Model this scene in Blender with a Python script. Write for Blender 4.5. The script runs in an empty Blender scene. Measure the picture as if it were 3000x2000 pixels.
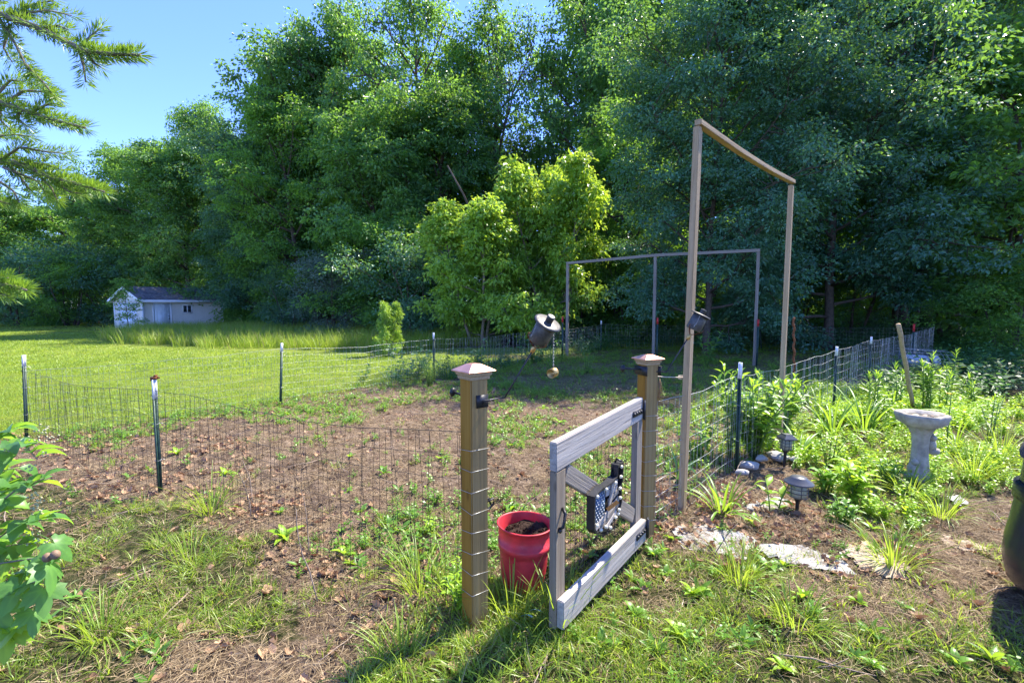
import bpy, bmesh, math, random
import numpy as np
from mathutils import Matrix, Vector, Euler

random.seed(7)
RG = np.random.default_rng(11)
SC = bpy.context.scene
COL = SC.collection
R = math.radians
PI = math.pi

# ------------------------------------------------------------------ camera, sky, sun, exposure
FPX, HORIZ, CAMH = 1400.0, 895.0, 1.54          # focal length in photo pixels, horizon row, eye height
PITCH = math.atan((1000 - HORIZ) / FPX)
cam_d = bpy.data.cameras.new('camera'); cam = bpy.data.objects.new('camera', cam_d); COL.objects.link(cam)
cam_d.sensor_width = 36; cam_d.lens = 36 * FPX / 3000
cam_d.clip_start = 0.05; cam_d.clip_end = 1500
cam.location = (0, 0, CAMH); cam.rotation_euler = (PI / 2 - PITCH, 0, 0)
SC.camera = cam

SUN_EL, SUN_AZ = R(54), math.atan2(0.79, 0.61)   # azimuth measured from +Y towards +X
world = bpy.data.worlds.new('World'); SC.world = world; world.use_nodes = True
wn = world.node_tree.nodes; wl = world.node_tree.links
sky = wn.new('ShaderNodeTexSky'); sky.sky_type = 'NISHITA'; sky.sun_disc = False
sky.sun_elevation = SUN_EL; sky.sun_rotation = SUN_AZ
sky.altitude = 1500; sky.air_density = 1.0; sky.dust_density = 0.0; sky.ozone_density = 2.0
tintn = wn.new('ShaderNodeMix'); tintn.data_type = 'RGBA'; tintn.blend_type = 'MULTIPLY'; tintn.inputs[0].default_value = 1
tintn.inputs[7].default_value = (.50, .58, .98, 1)          # a deep clear-day blue over the whole dome
wl.new(sky.outputs[0], tintn.inputs[6]); wl.new(tintn.outputs[2], wn['Background'].inputs[0]); wn['Background'].inputs[1].default_value = 0.15

sd = bpy.data.lights.new('sun', 'SUN'); sd.energy = 3.8; sd.angle = R(0.55); sd.color = (1.0, 0.93, 0.82)
sun = bpy.data.objects.new('sun', sd); COL.objects.link(sun)
SDIR = Vector((math.sin(SUN_AZ) * math.cos(SUN_EL), math.cos(SUN_AZ) * math.cos(SUN_EL), math.sin(SUN_EL)))
sun.rotation_euler = SDIR.to_track_quat('Z', 'Y').to_euler(); sun.location = (20, 20, 40)

SC.view_settings.view_transform = 'Standard'; SC.view_settings.look = 'None'
SC.view_settings.exposure = 2.0; SC.view_settings.gamma = 1.0
SC.cycles.max_bounces = 8; SC.cycles.diffuse_bounces = 4; SC.cycles.glossy_bounces = 2
SC.cycles.transmission_bounces = 6; SC.cycles.transparent_max_bounces = 8
SC.cycles.use_denoising = True; SC.cycles.denoiser = 'OPENIMAGEDENOISE'
SC.cycles.denoising_input_passes = 'RGB_ALBEDO_NORMAL'; SC.cycles.denoising_prefilter = 'ACCURATE'
SC.cycles.sample_clamp_indirect = 6.0

# ------------------------------------------------------------------ helpers: measuring
def ray(u, v):
    x, y = (u - 1500) / FPX, (1000 - v) / FPX
    c, s = math.cos(PITCH), math.sin(PITCH)
    return np.array([x, c + y * s, -s + y * c])
def P(u, v, d):                     # the point seen at photo pixel (u, v) that lies d metres ahead
    r = ray(u, v); return Vector(np.array([0, 0, CAMH]) + r * (d / r[1]))
def G(u, v):                        # the ground point seen at a photo pixel
    r = ray(u, v); t = CAMH / -r[2]; return Vector((r[0] * t, r[1] * t, 0))
def poly(*px): return np.array([[G(u, v).x, G(u, v).y] for u, v in px])

def hsh(ix, iy, s):
    n = (ix.astype(np.int64) * 374761393 + iy.astype(np.int64) * 668265263 + s * 982451653) & 0x7fffffff
    n = ((n ^ (n >> 13)) * 1274126177) & 0x7fffffff
    return ((n ^ (n >> 16)) & 0xffff) / 65535.0
def vnoise(x, y, s=0):
    ix, iy = np.floor(x), np.floor(y); fx, fy = x - ix, y - iy
    fx = fx * fx * (3 - 2 * fx); fy = fy * fy * (3 - 2 * fy)
    a, b, c, d = hsh(ix, iy, s), hsh(ix + 1, iy, s), hsh(ix, iy + 1, s), hsh(ix + 1, iy + 1, s)
    return (a * (1 - fx) + b * fx) * (1 - fy) + (c * (1 - fx) + d * fx) * fy
def fbm(x, y, s=0, o=4):
    t, a, n = 0, .5, 0
    for k in range(o):
        t = t + a * vnoise(x * 2 ** k, y * 2 ** k, s + k * 17); n += a; a *= .5
    return t / n
def inside(pg, x, y):
    r = np.zeros(x.shape, bool); n = len(pg); j = n - 1
    for i in range(n):
        xi, yi = pg[i]; xj, yj = pg[j]
        c = ((yi > y) != (yj > y)) & (x < (xj - xi) * (y - yi) / (yj - yi + 1e-12) + xi)
        r ^= c; j = i
    return r
def soft_in(pg, x, y, amp=.35, freq=1.3, s=3):  # inside, with a ragged edge
    return inside(pg, x + (fbm(x * freq, y * freq, s) - .5) * 2 * amp, y + (fbm(x * freq, y * freq, s + 50) - .5) * 2 * amp)

# ------------------------------------------------------------------ helpers: meshes
class Geo:
    def __init__(s): s.V = []; s.Q = []; s.T = []; s.A = []; s.n = 0
    def add(s, V, quads=None, tris=None, tint=.5):
        V = np.asarray(V, float).reshape(-1, 3); s.V.append(V)
        if quads is not None and len(quads): s.Q.append(np.asarray(quads) + s.n)
        if tris is not None and len(tris): s.T.append(np.asarray(tris) + s.n)
        s.A.append(np.broadcast_to(np.asarray(tint, float), (len(V),)).copy()); s.n += len(V)
        return s
    def mesh(s, name, mat=None, smooth=True):
        V = np.concatenate(s.V); Q = np.concatenate(s.Q) if s.Q else np.zeros((0, 4), int)
        T = np.concatenate(s.T) if s.T else np.zeros((0, 3), int)
        me = bpy.data.meshes.new(name); me.vertices.add(len(V)); me.vertices.foreach_set('co', V.ravel().astype(np.float32))
        lo = np.concatenate([Q.ravel(), T.ravel()]).astype(np.int32)
        me.loops.add(len(lo)); me.loops.foreach_set('vertex_index', lo)
        np_ = len(Q) + len(T); me.polygons.add(np_)
        st = np.concatenate([np.arange(len(Q)) * 4, len(Q) * 4 + np.arange(len(T)) * 3]).astype(np.int32)
        me.polygons.foreach_set('loop_start', st)
        me.polygons.foreach_set('use_smooth', np.full(np_, smooth))
        at = me.attributes.new('tint', 'FLOAT', 'POINT'); at.data.foreach_set('value', np.concatenate(s.A).astype(np.float32))
        me.update(calc_edges=True)
        if mat: me.materials.append(mat)
        return me

def tube(g, pts, rad, sides=6, tint=.5, cap=True):
    pts = np.asarray([tuple(p) for p in pts], float); n = len(pts)
    rad = np.broadcast_to(np.asarray(rad, float), (n,))
    T = np.gradient(pts, axis=0); T /= np.linalg.norm(T, axis=1)[:, None] + 1e-12
    a = np.array([0, 0, 1.]) if abs(T[0][2]) < .9 else np.array([1., 0, 0])
    N = np.cross(T, a); N /= np.linalg.norm(N, axis=1)[:, None] + 1e-12
    B = np.cross(T, N)
    th = np.arange(sides) / sides * 2 * PI
    V = pts[:, None] + rad[:, None, None] * (np.cos(th)[None, :, None] * N[:, None] + np.sin(th)[None, :, None] * B[:, None])
    i = np.arange(n - 1)[:, None] * sides; j = np.arange(sides)[None]; k = (j + 1) % sides
    q = np.stack([i + j, i + k, i + sides + k, i + sides + j], -1).reshape(-1, 4)
    V = V.reshape(-1, 3); tr = []
    if cap:
        V = np.concatenate([V, pts[:1], pts[-1:]]); c0, c1 = n * sides, n * sides + 1
        for a_ in range(sides):
            tr.append((c0, (a_ + 1) % sides, a_)); tr.append((c1, (n - 1) * sides + a_, (n - 1) * sides + (a_ + 1) % sides))
    g.add(V, q, tr, tint)
    return g
def lathe(g, prof, seg=24, M=None, tint=.5, wob=None):
    V = []
    for (r, z) in prof:
        for k in range(seg):
            a = 2 * PI * k / seg; rr = r * (wob(a, z) if wob else 1)
            V.append((rr * math.cos(a), rr * math.sin(a), z))
    V = np.array(V)
    if M is not None:
        m = np.array(M); V = V @ m[:3, :3].T + m[:3, 3]
    n = len(prof); i = np.arange(n - 1)[:, None] * seg; j = np.arange(seg)[None]; k = (j + 1) % seg
    g.add(V, np.stack([i + j, i + k, i + seg + k, i + seg + j], -1).reshape(-1, 4), None, tint)
    return g
def box(g, c, s, M=None, tint=.5):
    x, y, z = [t / 2 for t in s]
    V = np.array([(a * x, b * y, d * z) for a in (-1, 1) for b in (-1, 1) for d in (-1, 1)]) + np.array(tuple(c))
    if M is not None:
        m = np.array(M); V = V @ m[:3, :3].T + m[:3, 3]
    q = [(0, 1, 3, 2), (4, 6, 7, 5), (0, 4, 5, 1), (2, 3, 7, 6), (0, 2, 6, 4), (1, 5, 7, 3)]
    g.add(V, q, None, tint); return g
def prism(g, outline, z0, z1, M=None, tint=.5):  # closed convex-ish outline in xy pulled from z0 to z1
    n = len(outline); cx = sum(p[0] for p in outline) / n; cy = sum(p[1] for p in outline) / n
    V = [(x, y, z0) for x, y in outline] + [(x, y, z1) for x, y in outline] + [(cx, cy, z0), (cx, cy, z1)]
    q = [(i, (i + 1) % n, n + (i + 1) % n, n + i) for i in range(n)]
    t = [((i + 1) % n, i, 2 * n) for i in range(n)] + [(n + i, n + (i + 1) % n, 2 * n + 1) for i in range(n)]
    V = np.array(V, float)
    if M is not None:
        m = np.array(M); V = V @ m[:3, :3].T + m[:3, 3]
    g.add(V, q, t, tint); return g
def ribbons(g, base, az, el, L, W, bend, K=5, prof=None, fold=.0, twist=None, tint=.5):
    """curved blades or leaves, all at once; elevation falls by `bend` from base to tip"""
    base = np.asarray(base, float).reshape(-1, 3); N = len(base)
    f = lambda a: np.broadcast_to(np.asarray(a, float), (N,))
    az, el, L, W, bend = map(f, (az, el, L, W, bend)); tw = f(0 if twist is None else twist)
    t = np.linspace(0, 1, K)
    prof = np.asarray(prof if prof is not None else np.clip(1 - t ** 2.2, .03, 1))
    e = el[:, None] - bend[:, None] * t[None]
    D = np.stack([np.cos(e) * np.cos(az)[:, None], np.cos(e) * np.sin(az)[:, None], np.sin(e)], -1)
    step = (L / (K - 1))[:, None, None]
    C = np.concatenate([np.zeros((N, 1, 3)), np.cumsum((D[:, :-1] + D[:, 1:]) * .5 * step, 1)], 1) + base[:, None]
    S = np.stack([-np.sin(az), np.cos(az), np.zeros(N)], -1)[:, None]
    U = np.cross(D, np.broadcast_to(S, D.shape))
    S2 = S * np.cos(tw)[:, None, None] + U * np.sin(tw)[:, None, None]
    U2 = np.cross(D, S2)
    hw = (W[:, None] * prof[None] * .5)[..., None]
    if fold:
        V = np.stack([C - S2 * hw + U2 * hw * fold, C, C + S2 * hw + U2 * hw * fold], 2); c = 3
    else:
        V = np.stack([C - S2 * hw, C + S2 * hw], 2); c = 2
    i = (np.arange(N) * K * c)[:, None, None]; k = (np.arange(K - 1) * c)[None, :, None]; j = np.arange(c - 1)[None, None]
    q = np.stack([i + k + j, i + k + j + 1, i + k + c + j + 1, i + k + c + j], -1).reshape(-1, 4)
    tt = np.repeat(f(tint), K * c)
    g.add(V.reshape(-1, 3), q, None, tt); return C
def leaves(g, c, d, n, L, W, tint, fold=.25):   # many small four-cornered folded leaves
    N = len(c)
    d = d / (np.linalg.norm(d, axis=1)[:, None] + 1e-9); s = np.cross(d, n); s /= np.linalg.norm(s, axis=1)[:, None] + 1e-9
    n = np.cross(s, d); L = np.broadcast_to(L, (N,))[:, None]; W = np.broadcast_to(W, (N,))[:, None]
    V = np.stack([c - d * L * .5, c - s * W * .5 + n * W * fold, c + d * L * .5, c + s * W * .5 + n * W * fold], 1)
    q = np.arange(N)[:, None] * 4 + np.arange(4)[None]
    g.add(V.reshape(-1, 3), q, None, np.repeat(tint, 4))

# ------------------------------------------------------------------ helpers: objects
WM = {}
def setp(o, label=None, cat=None, group=None, kind=None):
    if label: o['label'] = label
    if cat: o['category'] = cat
    if group: o['group'] = group
    if kind: o['kind'] = kind
    return o
def place(o, M=None, parent=None):
    COL.objects.link(o); M = M if M is not None else Matrix.Identity(4); WM[o.name] = M
    if parent is not None:
        o.parent = parent; o.matrix_basis = WM[parent.name].inverted() @ M
    else: o.matrix_basis = M
    return o
def thing(name, loc, label, cat, group=None, rz=0):
    o = bpy.data.objects.new(name, None); o.empty_display_size = .1
    place(o, Matrix.Translation(Vector(loc)) @ Matrix.Rotation(rz, 4, 'Z'))
    return setp(o, label, cat, group)
def part(name, me, parent=None, M=None, mat=None):
    if isinstance(me, Geo): me = me.mesh(name, mat)
    elif mat: me.materials.clear(); me.materials.append(mat)
    return place(bpy.data.objects.new(name, me), M, parent)
def dup(root, M):                   # copies a thing with its parts and sub-parts
    r = root.copy(); COL.objects.link(r); r.matrix_basis = M; WM[r.name] = M
    def kids(a, b):
        for ch in [x for x in a.children]:
            c = ch.copy(); COL.objects.link(c); c.parent = b; kids(ch, c)
    kids(root, r); return r
def board(name, p0, p1, w, t, mat, parent=None, side=None, bev=.004, sag=0, seg=1):
    """a sawn board from p0 to p1; w across the `side` direction, t across the other"""
    p0, p1 = Vector(p0), Vector(p1); X = (p1 - p0); L = X.length; X.normalize()
    Y = Vector(side) if side is not None else Vector((0, 0, 1)); Y = (Y - X * Y.dot(X)).normalized(); Z = X.cross(Y)
    bm = bmesh.new(); bmesh.ops.create_cube(bm, size=1)
    for v in bm.verts: v.co = Vector(((v.co.x + .5) * L, v.co.y * w, v.co.z * t))
    if seg > 1:
        ed = [e for e in bm.edges if abs((e.verts[0].co - e.verts[1].co).normalized().x) > .9]
        bmesh.ops.subdivide_edges(bm, edges=ed, cuts=seg - 1, use_grid_fill=True)
    bmesh.ops.bevel(bm, geom=[e for e in bm.edges if e.calc_face_angle(0) > .5], offset=bev, segments=2, affect='EDGES')
    if sag:
        for v in bm.verts: v.co.y -= sag * math.sin(PI * min(max(v.co.x / L, 0), 1))
    me = bpy.data.meshes.new(name); bm.to_mesh(me); bm.free(); me.materials.append(mat)
    M = Matrix.Translation(p0) @ Matrix((X, Y, Z)).transposed().to_4x4()
    return place(bpy.data.objects.new(name, me), M, parent)
def scatter(name, pos, rot, scl, idx, sources, label=None):
    """one 'stuff' object: the small meshes in sources instanced on points"""
    N = len(pos); me = bpy.data.meshes.new(name); me.vertices.add(N); me.vertices.foreach_set('co', np.asarray(pos, np.float32).ravel())
    a = me.attributes.new('rot', 'FLOAT_VECTOR', 'POINT'); a.data.foreach_set('vector', np.asarray(rot, np.float32).ravel())
    scl = np.asarray(scl, np.float32)
    if scl.ndim == 1: scl = np.repeat(scl[:, None], 3, 1)
    a = me.attributes.new('scl', 'FLOAT_VECTOR', 'POINT'); a.data.foreach_set('vector', scl.ravel())
    a = me.attributes.new('idx', 'INT', 'POINT'); a.data.foreach_set('value', np.asarray(idx, np.int32))
    col = bpy.data.collections.new(name + '_kinds')
    for k, s in enumerate(sources):
        col.objects.link(bpy.data.objects.new('%s_kind_%02d' % (name, k), s))
    nt = bpy.data.node_groups.new(name, 'GeometryNodeTree')
    nt.interface.new_socket('Geometry', in_out='INPUT', socket_type='NodeSocketGeometry')
    nt.interface.new_socket('Geometry', in_out='OUTPUT', socket_type='NodeSocketGeometry')
    n = nt.nodes; l = nt.links
    gi = n.new('NodeGroupInput'); go = n.new('NodeGroupOutput'); ip = n.new('GeometryNodeInstanceOnPoints')
    ci = n.new('GeometryNodeCollectionInfo'); ci.inputs[0].default_value = col; ci.inputs[1].default_value = True; ci.inputs[2].default_value = True
    def attr(nm, ty):
        x = n.new('GeometryNodeInputNamedAttribute'); x.data_type = ty; x.inputs[0].default_value = nm
        return [s for s in x.outputs if s.enabled][0]
    er = n.new('FunctionNodeEulerToRotation')
    l.new(attr('rot', 'FLOAT_VECTOR'), er.inputs[0])
    l.new(gi.outputs[0], ip.inputs['Points']); l.new(ci.outputs[0], ip.inputs['Instance'])
    ip.inputs['Pick Instance'].default_value = True
    l.new(attr('idx', 'INT'), ip.inputs['Instance Index']); l.new(er.outputs[0], ip.inputs['Rotation']); l.new(attr('scl', 'FLOAT_VECTOR'), ip.inputs['Scale'])
    l.new(ip.outputs[0], go.inputs[0])
    o = bpy.data.objects.new(name, me); COL.objects.link(o)
    m = o.modifiers.new('scatter', 'NODES'); m.node_group = nt
    o['kind'] = 'stuff'
    if label: o['label'] = label
    return o

# ------------------------------------------------------------------ materials
def newmat(name):
    m = bpy.data.materials.new(name); m.use_nodes = True; n = m.node_tree.nodes; l = m.node_tree.links
    return m, n, l, n['Principled BSDF'], n['Material Output']
def ramp(n, stops):
    r = n.new('ShaderNodeValToRGB'); e = r.color_ramp.elements
    while len(e) > 1: e.remove(e[-1])
    e[0].position = stops[0][0]; e[0].color = (*stops[0][1], 1)
    for p, c in stops[1:]: x = e.new(p); x.color = (*c, 1)
    return r
def noise(n, l, scale, vec=None, detail=4, rough=.55, dist=0):
    t = n.new('ShaderNodeTexNoise'); t.inputs['Scale'].default_value = scale; t.inputs['Detail'].default_value = detail
    t.inputs['Roughness'].default_value = rough; t.inputs['Distortion'].default_value = dist
    if vec is not None: l.new(vec, t.inputs['Vector'])
    return t
def mixc(n, l, fac, a, b, mode='MIX'):
    x = n.new('ShaderNodeMix'); x.data_type = 'RGBA'; x.blend_type = mode
    for s, v in ((x.inputs[0], fac), (x.inputs[6], a), (x.inputs[7], b)):
        if hasattr(v, 'is_output'): l.new(v, s)
        elif isinstance(v, (tuple, list)): s.default_value = (*v, 1)
        else: s.default_value = v
    return x.outputs[2]
def mth(n, l, op, a, b=0.0, clamp=False):
    x = n.new('ShaderNodeMath'); x.operation = op; x.use_clamp = clamp
    for s, v in ((x.inputs[0], a), (x.inputs[1], b)):
        if hasattr(v, 'is_output'): l.new(v, s)
        else: s.default_value = v
    return x.outputs[0]
def leafmat(name, dark, light, trans, tw=.45, rough=.45, spec=.35, tip=None):
    m, n, l, b, out = newmat(name)
    at = n.new('ShaderNodeAttribute'); at.attribute_name = 'tint'
    oi = n.new('ShaderNodeObjectInfo')
    f = mth(n, l, 'ADD', at.outputs['Fac'], mth(n, l, 'MULTIPLY', mth(n, l, 'SUBTRACT', oi.outputs['Random'], .5), .22), True)
    st = [(0, dark), (.85, light)] + ([(1, tip)] if tip else [])
    rc = ramp(n, st); l.new(f, rc.inputs[0])
    l.new(rc.outputs[0], b.inputs['Base Color']); b.inputs['Roughness'].default_value = rough; b.inputs['Specular IOR Level'].default_value = spec
    tr = n.new('ShaderNodeBsdfTranslucent')
    tm = [tuple(t * s for t in trans) for s in (.65, 1.15)]
    rt = ramp(n, [(0, tm[0]), (.85, tm[1])] + ([(1, tip)] if tip else [])); l.new(f, rt.inputs[0]); l.new(rt.outputs[0], tr.inputs[0])
    mx = n.new('ShaderNodeMixShader'); mx.inputs[0].default_value = tw
    l.new(b.outputs[0], mx.inputs[1]); l.new(tr.outputs[0], mx.inputs[2]); l.new(mx.outputs[0], out.inputs[0])
    return m
def woodmat(name, a, b_, c, grain=60, rough=.8, long_axis='X', scale=1.0, knots=.5, lit_grey=None):
    m, n, l, b, out = newmat(name)
    tc = n.new('ShaderNodeTexCoord'); mp = n.new('ShaderNodeMapping'); l.new(tc.outputs['Object'], mp.inputs[0])
    oi = n.new('ShaderNodeObjectInfo'); va = n.new('ShaderNodeVectorMath'); va.operation = 'SCALE'
    va.inputs[0].default_value = (7, 5, 9); l.new(oi.outputs['Random'], va.inputs['Scale']); l.new(va.outputs[0], mp.inputs['Location'])
    s = {'X': (.035, 1, 1), 'Z': (1, 1, .035)}[long_axis]; mp.inputs['Scale'].default_value = tuple(t * scale for t in s)
    g1 = noise(n, l, grain, mp.outputs[0], 5, .6, .25)
    g2 = noise(n, l, grain * 3.2, mp.outputs[0], 4, .7)
    bl = noise(n, l, 2.2, tc.outputs['Object'], 5, .6)
    wv = n.new('ShaderNodeTexWave'); wv.inputs['Scale'].default_value = grain * .55; wv.inputs['Distortion'].default_value = 5
    wv.inputs['Detail'].default_value = 2; wv.bands_direction = 'Y'; l.new(mp.outputs[0], wv.inputs[0])
    wvk = .16 if lit_grey else .08
    f = mth(n, l, 'ADD', mth(n, l, 'MULTIPLY', g1.outputs[0], 1 - wvk), mth(n, l, 'MULTIPLY', wv.outputs[0], wvk))
    rc = ramp(n, [(.25, a), (.5, b_), (.75, c)]); l.new(f, rc.inputs[0])
    col = mixc(n, l, mth(n, l, 'MULTIPLY', bl.outputs[0], .75, True), rc.outputs[0], tuple(t * .78 for t in b_), 'MIX')
    cr = ramp(n, [(.57, (1, 1, 1)), (.68, (.35, .3, .26))]); l.new(g2.outputs[0], cr.inputs[0])
    col = mixc(n, l, .55, col, cr.outputs[0], 'MULTIPLY')
    vo = n.new('ShaderNodeTexVoronoi'); vo.inputs['Scale'].default_value = 3.4; vm = n.new('ShaderNodeMapping'); l.new(tc.outputs['Object'], vm.inputs[0])
    vm.inputs['Scale'].default_value = (1, 2.4, 2.4) if long_axis == 'X' else (2.4, 2.4, 1); l.new(vm.outputs[0], vo.inputs[0])
    kr = ramp(n, [(.06, (.25, .17, .1)), (.13, (1, 1, 1))]); l.new(vo.outputs['Distance'], kr.inputs[0])
    col = mixc(n, l, knots, col, kr.outputs[0], 'MULTIPLY')
    if lit_grey:      # post's lit side greyed: sun contrast put into the colour, plus weathering
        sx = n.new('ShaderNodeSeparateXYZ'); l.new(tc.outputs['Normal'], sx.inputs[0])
        lit_fac = mth(n, l, 'MULTIPLY', mth(n, l, 'ABSOLUTE', sx.outputs[lit_grey]), mth(n, l, 'ADD', bl.outputs[0], .3), True)
        gr_ = mixc(n, l, 1.0, col, (.95, 1.25, 2.4), 'MULTIPLY'); col = mixc(n, l, lit_fac, col, mixc(n, l, .25, gr_, (.34, .29, .22)))
    l.new(col, b.inputs['Base Color']); b.inputs['Roughness'].default_value = rough; b.inputs['Specular IOR Level'].default_value = .2
    bp = n.new('ShaderNodeBump'); bp.inputs['Strength'].default_value = .7; bp.inputs['Distance'].default_value = .004
    l.new(mth(n, l, 'SUBTRACT', f, g2.outputs[0]), bp.inputs['Height']); l.new(bp.outputs[0], b.inputs['Normal'])
    return m
def plain(name, c, rough=.5, metal=0, spec=.4, var=.25, scale=20, bump=.2, tr=0):
    m, n, l, b, out = newmat(name)
    tc = n.new('ShaderNodeTexCoord'); t = noise(n, l, scale, tc.outputs['Object'], 5, .65)
    rc = ramp(n, [(.3, tuple(x * (1 - var) for x in c)), (.7, tuple(min(1, x * (1 + var)) for x in c))]); l.new(t.outputs[0], rc.inputs[0])
    l.new(rc.outputs[0], b.inputs['Base Color']); b.inputs['Roughness'].default_value = rough; b.inputs['Metallic'].default_value = metal
    b.inputs['Specular IOR Level'].default_value = spec
    if tr:
        x = n.new('ShaderNodeBsdfTranslucent'); l.new(rc.outputs[0], x.inputs[0]); mx = n.new('ShaderNodeMixShader'); mx.inputs[0].default_value = tr
        l.new(b.outputs[0], mx.inputs[1]); l.new(x.outputs[0], mx.inputs[2]); l.new(mx.outputs[0], out.inputs[0])
    if bump:
        bp = n.new('ShaderNodeBump'); bp.inputs['Strength'].default_value = bump; bp.inputs['Distance'].default_value = .01
        l.new(t.outputs[0], bp.inputs['Height']); l.new(bp.outputs[0], b.inputs['Normal'])
    return m

M = {}
M['oak'] = leafmat('oak_leaf', (.040, .125, .044), (.12, .26, .075), (.30, .54, .05), .46, .42, .55)
M['oak_blue'] = leafmat('dark_oak_leaf', (.030, .11, .075), (.085, .225, .15), (.26, .48, .04), .36, .40, .6)
M['maple'] = leafmat('maple_leaf', (.045, .14, .036), (.13, .29, .06), (.34, .60, .045), .48, .42, .5)
M['bright'] = leafmat('bright_leaf', (.08, .22, .025), (.28, .46, .06), (.50, .68, .05), .45, .36, .7)
M['silver'] = leafmat('silver_leaf', (.07, .13, .09), (.17, .25, .19), (.18, .28, .12), .3, .6, .3)
M['spruce'] = leafmat('spruce_needle', (.07, .17, .03), (.22, .37, .06), (.28, .44, .03), .35, .4, .5)
M['grass'] = leafmat('grass_blade', (.09, .18, .016), (.27, .39, .04), (.44, .58, .05), .46, .4, .5, (.42, .34, .16))
M['lawn'] = leafmat('lawn_blade', (.13, .22, .02), (.26, .37, .04), (.42, .54, .05), .45, .45, .4, (.3, .34, .08))
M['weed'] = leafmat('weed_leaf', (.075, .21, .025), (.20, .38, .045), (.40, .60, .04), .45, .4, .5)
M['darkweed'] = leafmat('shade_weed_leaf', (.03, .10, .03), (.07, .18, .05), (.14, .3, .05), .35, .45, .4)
M['lime'] = leafmat('lime_leaf', (.17, .36, .025), (.34, .52, .04), (.52, .70, .04), .45, .4, .4)
M['dead'] = leafmat('dead_leaf', (.085, .038, .016), (.47, .30, .17), (.35, .16, .07), .15, .65, .25)
M['straw'] = leafmat('dry_straw', (.10, .065, .03), (.42, .32, .185), (.4, .28, .14), .15, .7, .2)
M['bark'] = plain('bark', (.085, .068, .052), .9, 0, .2, .5, 9, .8)
M['bark_light'] = plain('pale_bark', (.20, .16, .12), .85, 0, .2, .4, 18, .6)
M['twig'] = plain('dry_twig', (.26, .2, .15), .85, 0, .2, .35, 40, .4)
M['stem'] = plain('green_stem', (.10, .18, .04), .6, 0, .3, .3, 30, 0)
M['post'] = woodmat('post_wood', (.15, .07, .008), (.33, .16, .02), (.43, .24, .05), 20, lit_grey='Z')
M['greywood'] = woodmat('weathered_grey_wood', (.20, .175, .14), (.40, .36, .31), (.55, .51, .45), 22, .85, knots=.3)
M['greywood2'] = woodmat('darker_weathered_wood', (.12, .10, .078), (.25, .215, .17), (.36, .315, .26), 34, .85)
M['greywood3'] = woodmat('brownish_weathered_wood', (.14, .10, .06), (.26, .205, .14), (.37, .31, .23), 34, .85)
M['tanwood'] = woodmat('tan_stake_wood', (.26, .18, .09), (.42, .30, .165), (.55, .42, .26), 46, .85, knots=.2)
M['black'] = plain('black_iron', (.022, .022, .025), .45, .3, .5, .3, 30, .2)
M['greenpost'] = plain('green_post_paint', (.018, .05, .035), .5, .1, .5, .4, 25, .3)
M['whitepaint'] = plain('white_post_tip', (.72, .72, .72), .6, 0, .4, .2, 40, .3)
M['redpaint'] = plain('red_post_tip', (.5, .03, .025), .5, 0, .4, .2, 40, .2)
M['rust'] = plain('rust', (.18, .07, .03), .9, .2, .2, .5, 50, .6)
M['wire'] = plain('galvanised_wire', (.38, .39, .38), .45, .75, .5, .2, 30, 0)
M['wire_old'] = plain('dull_wire', (.05, .045, .04), .55, .6, .5, .3, 30, 0)
M['copper'] = plain('copper', (.80, .42, .30), .38, .85, .5, .15, 14, .15)
M['tin'] = plain('aged_tin', (.085, .08, .07), .5, .5, .5, .45, 30, .25)
M['brass'] = plain('brass', (.5, .33, .12), .4, .8, .5, .2, 30, .1)
M['red'] = plain('red_plastic', (.62, .045, .06), .42, 0, .45, .3, 7, .08, .22)
M['soilpot'] = plain('potting_soil', (.035, .022, .016), .95, 0, .1, .6, 60, 1)
M['concrete'] = plain('mossy_concrete', (.36, .325, .255), .9, 0, .2, .35, 12, .6)
M['water'] = plain('bath_water', (.05, .045, .03), .05, 0, .6, .2, 9, .02)
M['pebble'] = plain('pebble', (.45, .33, .22), .8, 0, .3, .3, 12, .3)
M['stone'] = plain('grey_stone', (.36, .34, .31), .85, 0, .3, .25, 14, .5)
M['lampcap'] = plain('lamp_cap_plastic', (.06, .065, .075), .4, 0, .5, .2, 20, .1)
M['lampglass'] = plain('ribbed_glass', (.55, .56, .42), .15, 0, .6, .15, 60, .5, .5)
M['rope'] = plain('rope', (.45, .38, .28), .9, 0, .2, .3, 80, .5)
M['fabric'] = plain('white_ground_fabric', (.30, .29, .265), .8, 0, .2, .15, 16, .5)
M['card'] = plain('tan_sheet', (.36, .28, .20), .85, 0, .2, .2, 9, .5)
M['bluewhite'] = plain('white_pail', (.36, .39, .42), .5, 0, .4, .15, 14, .2)
M['rubber'] = plain('black_moulded_plastic', (.012, .017, .028), .25, 0, .45, .3, 5, .03)
M['cover'] = plain('dark_cover_cloth', (.07, .07, .08), .8, 0, .3, .25, 30, .5)
M['siding'] = plain('vinyl_siding', (.66, .63, .56), .55, 0, .3, .05, 3, .05)
M['trim'] = plain('white_trim', (.72, .73, .74), .5, 0, .4, .05, 5, 0)
M['doorw'] = plain('pale_blue_white_door', (.66, .72, .76), .45, 0, .4, .05, 5, 0)
M['pane'] = plain('dark_window_glass', (.02, .03, .035), .08, 0, .7, .2, 4, 0)
M['flower'] = plain('dry_seed_cluster', (.42, .40, .22), .8, 0, .2, .3, 60, .4)
M['gall'] = plain('brown_seed_ball', (.22, .14, .08), .6, 0, .3, .3, 30, .3)
M['white_fl'] = plain('tiny_white_flower', (.75, .76, .72), .7, 0, .2, .1, 10, 0)
M['yellow_fl'] = plain('yellow_flower', (.8, .42, .03), .6, 0, .2, .2, 10, 0, .3)
M['stars_blue'] = None
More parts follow.
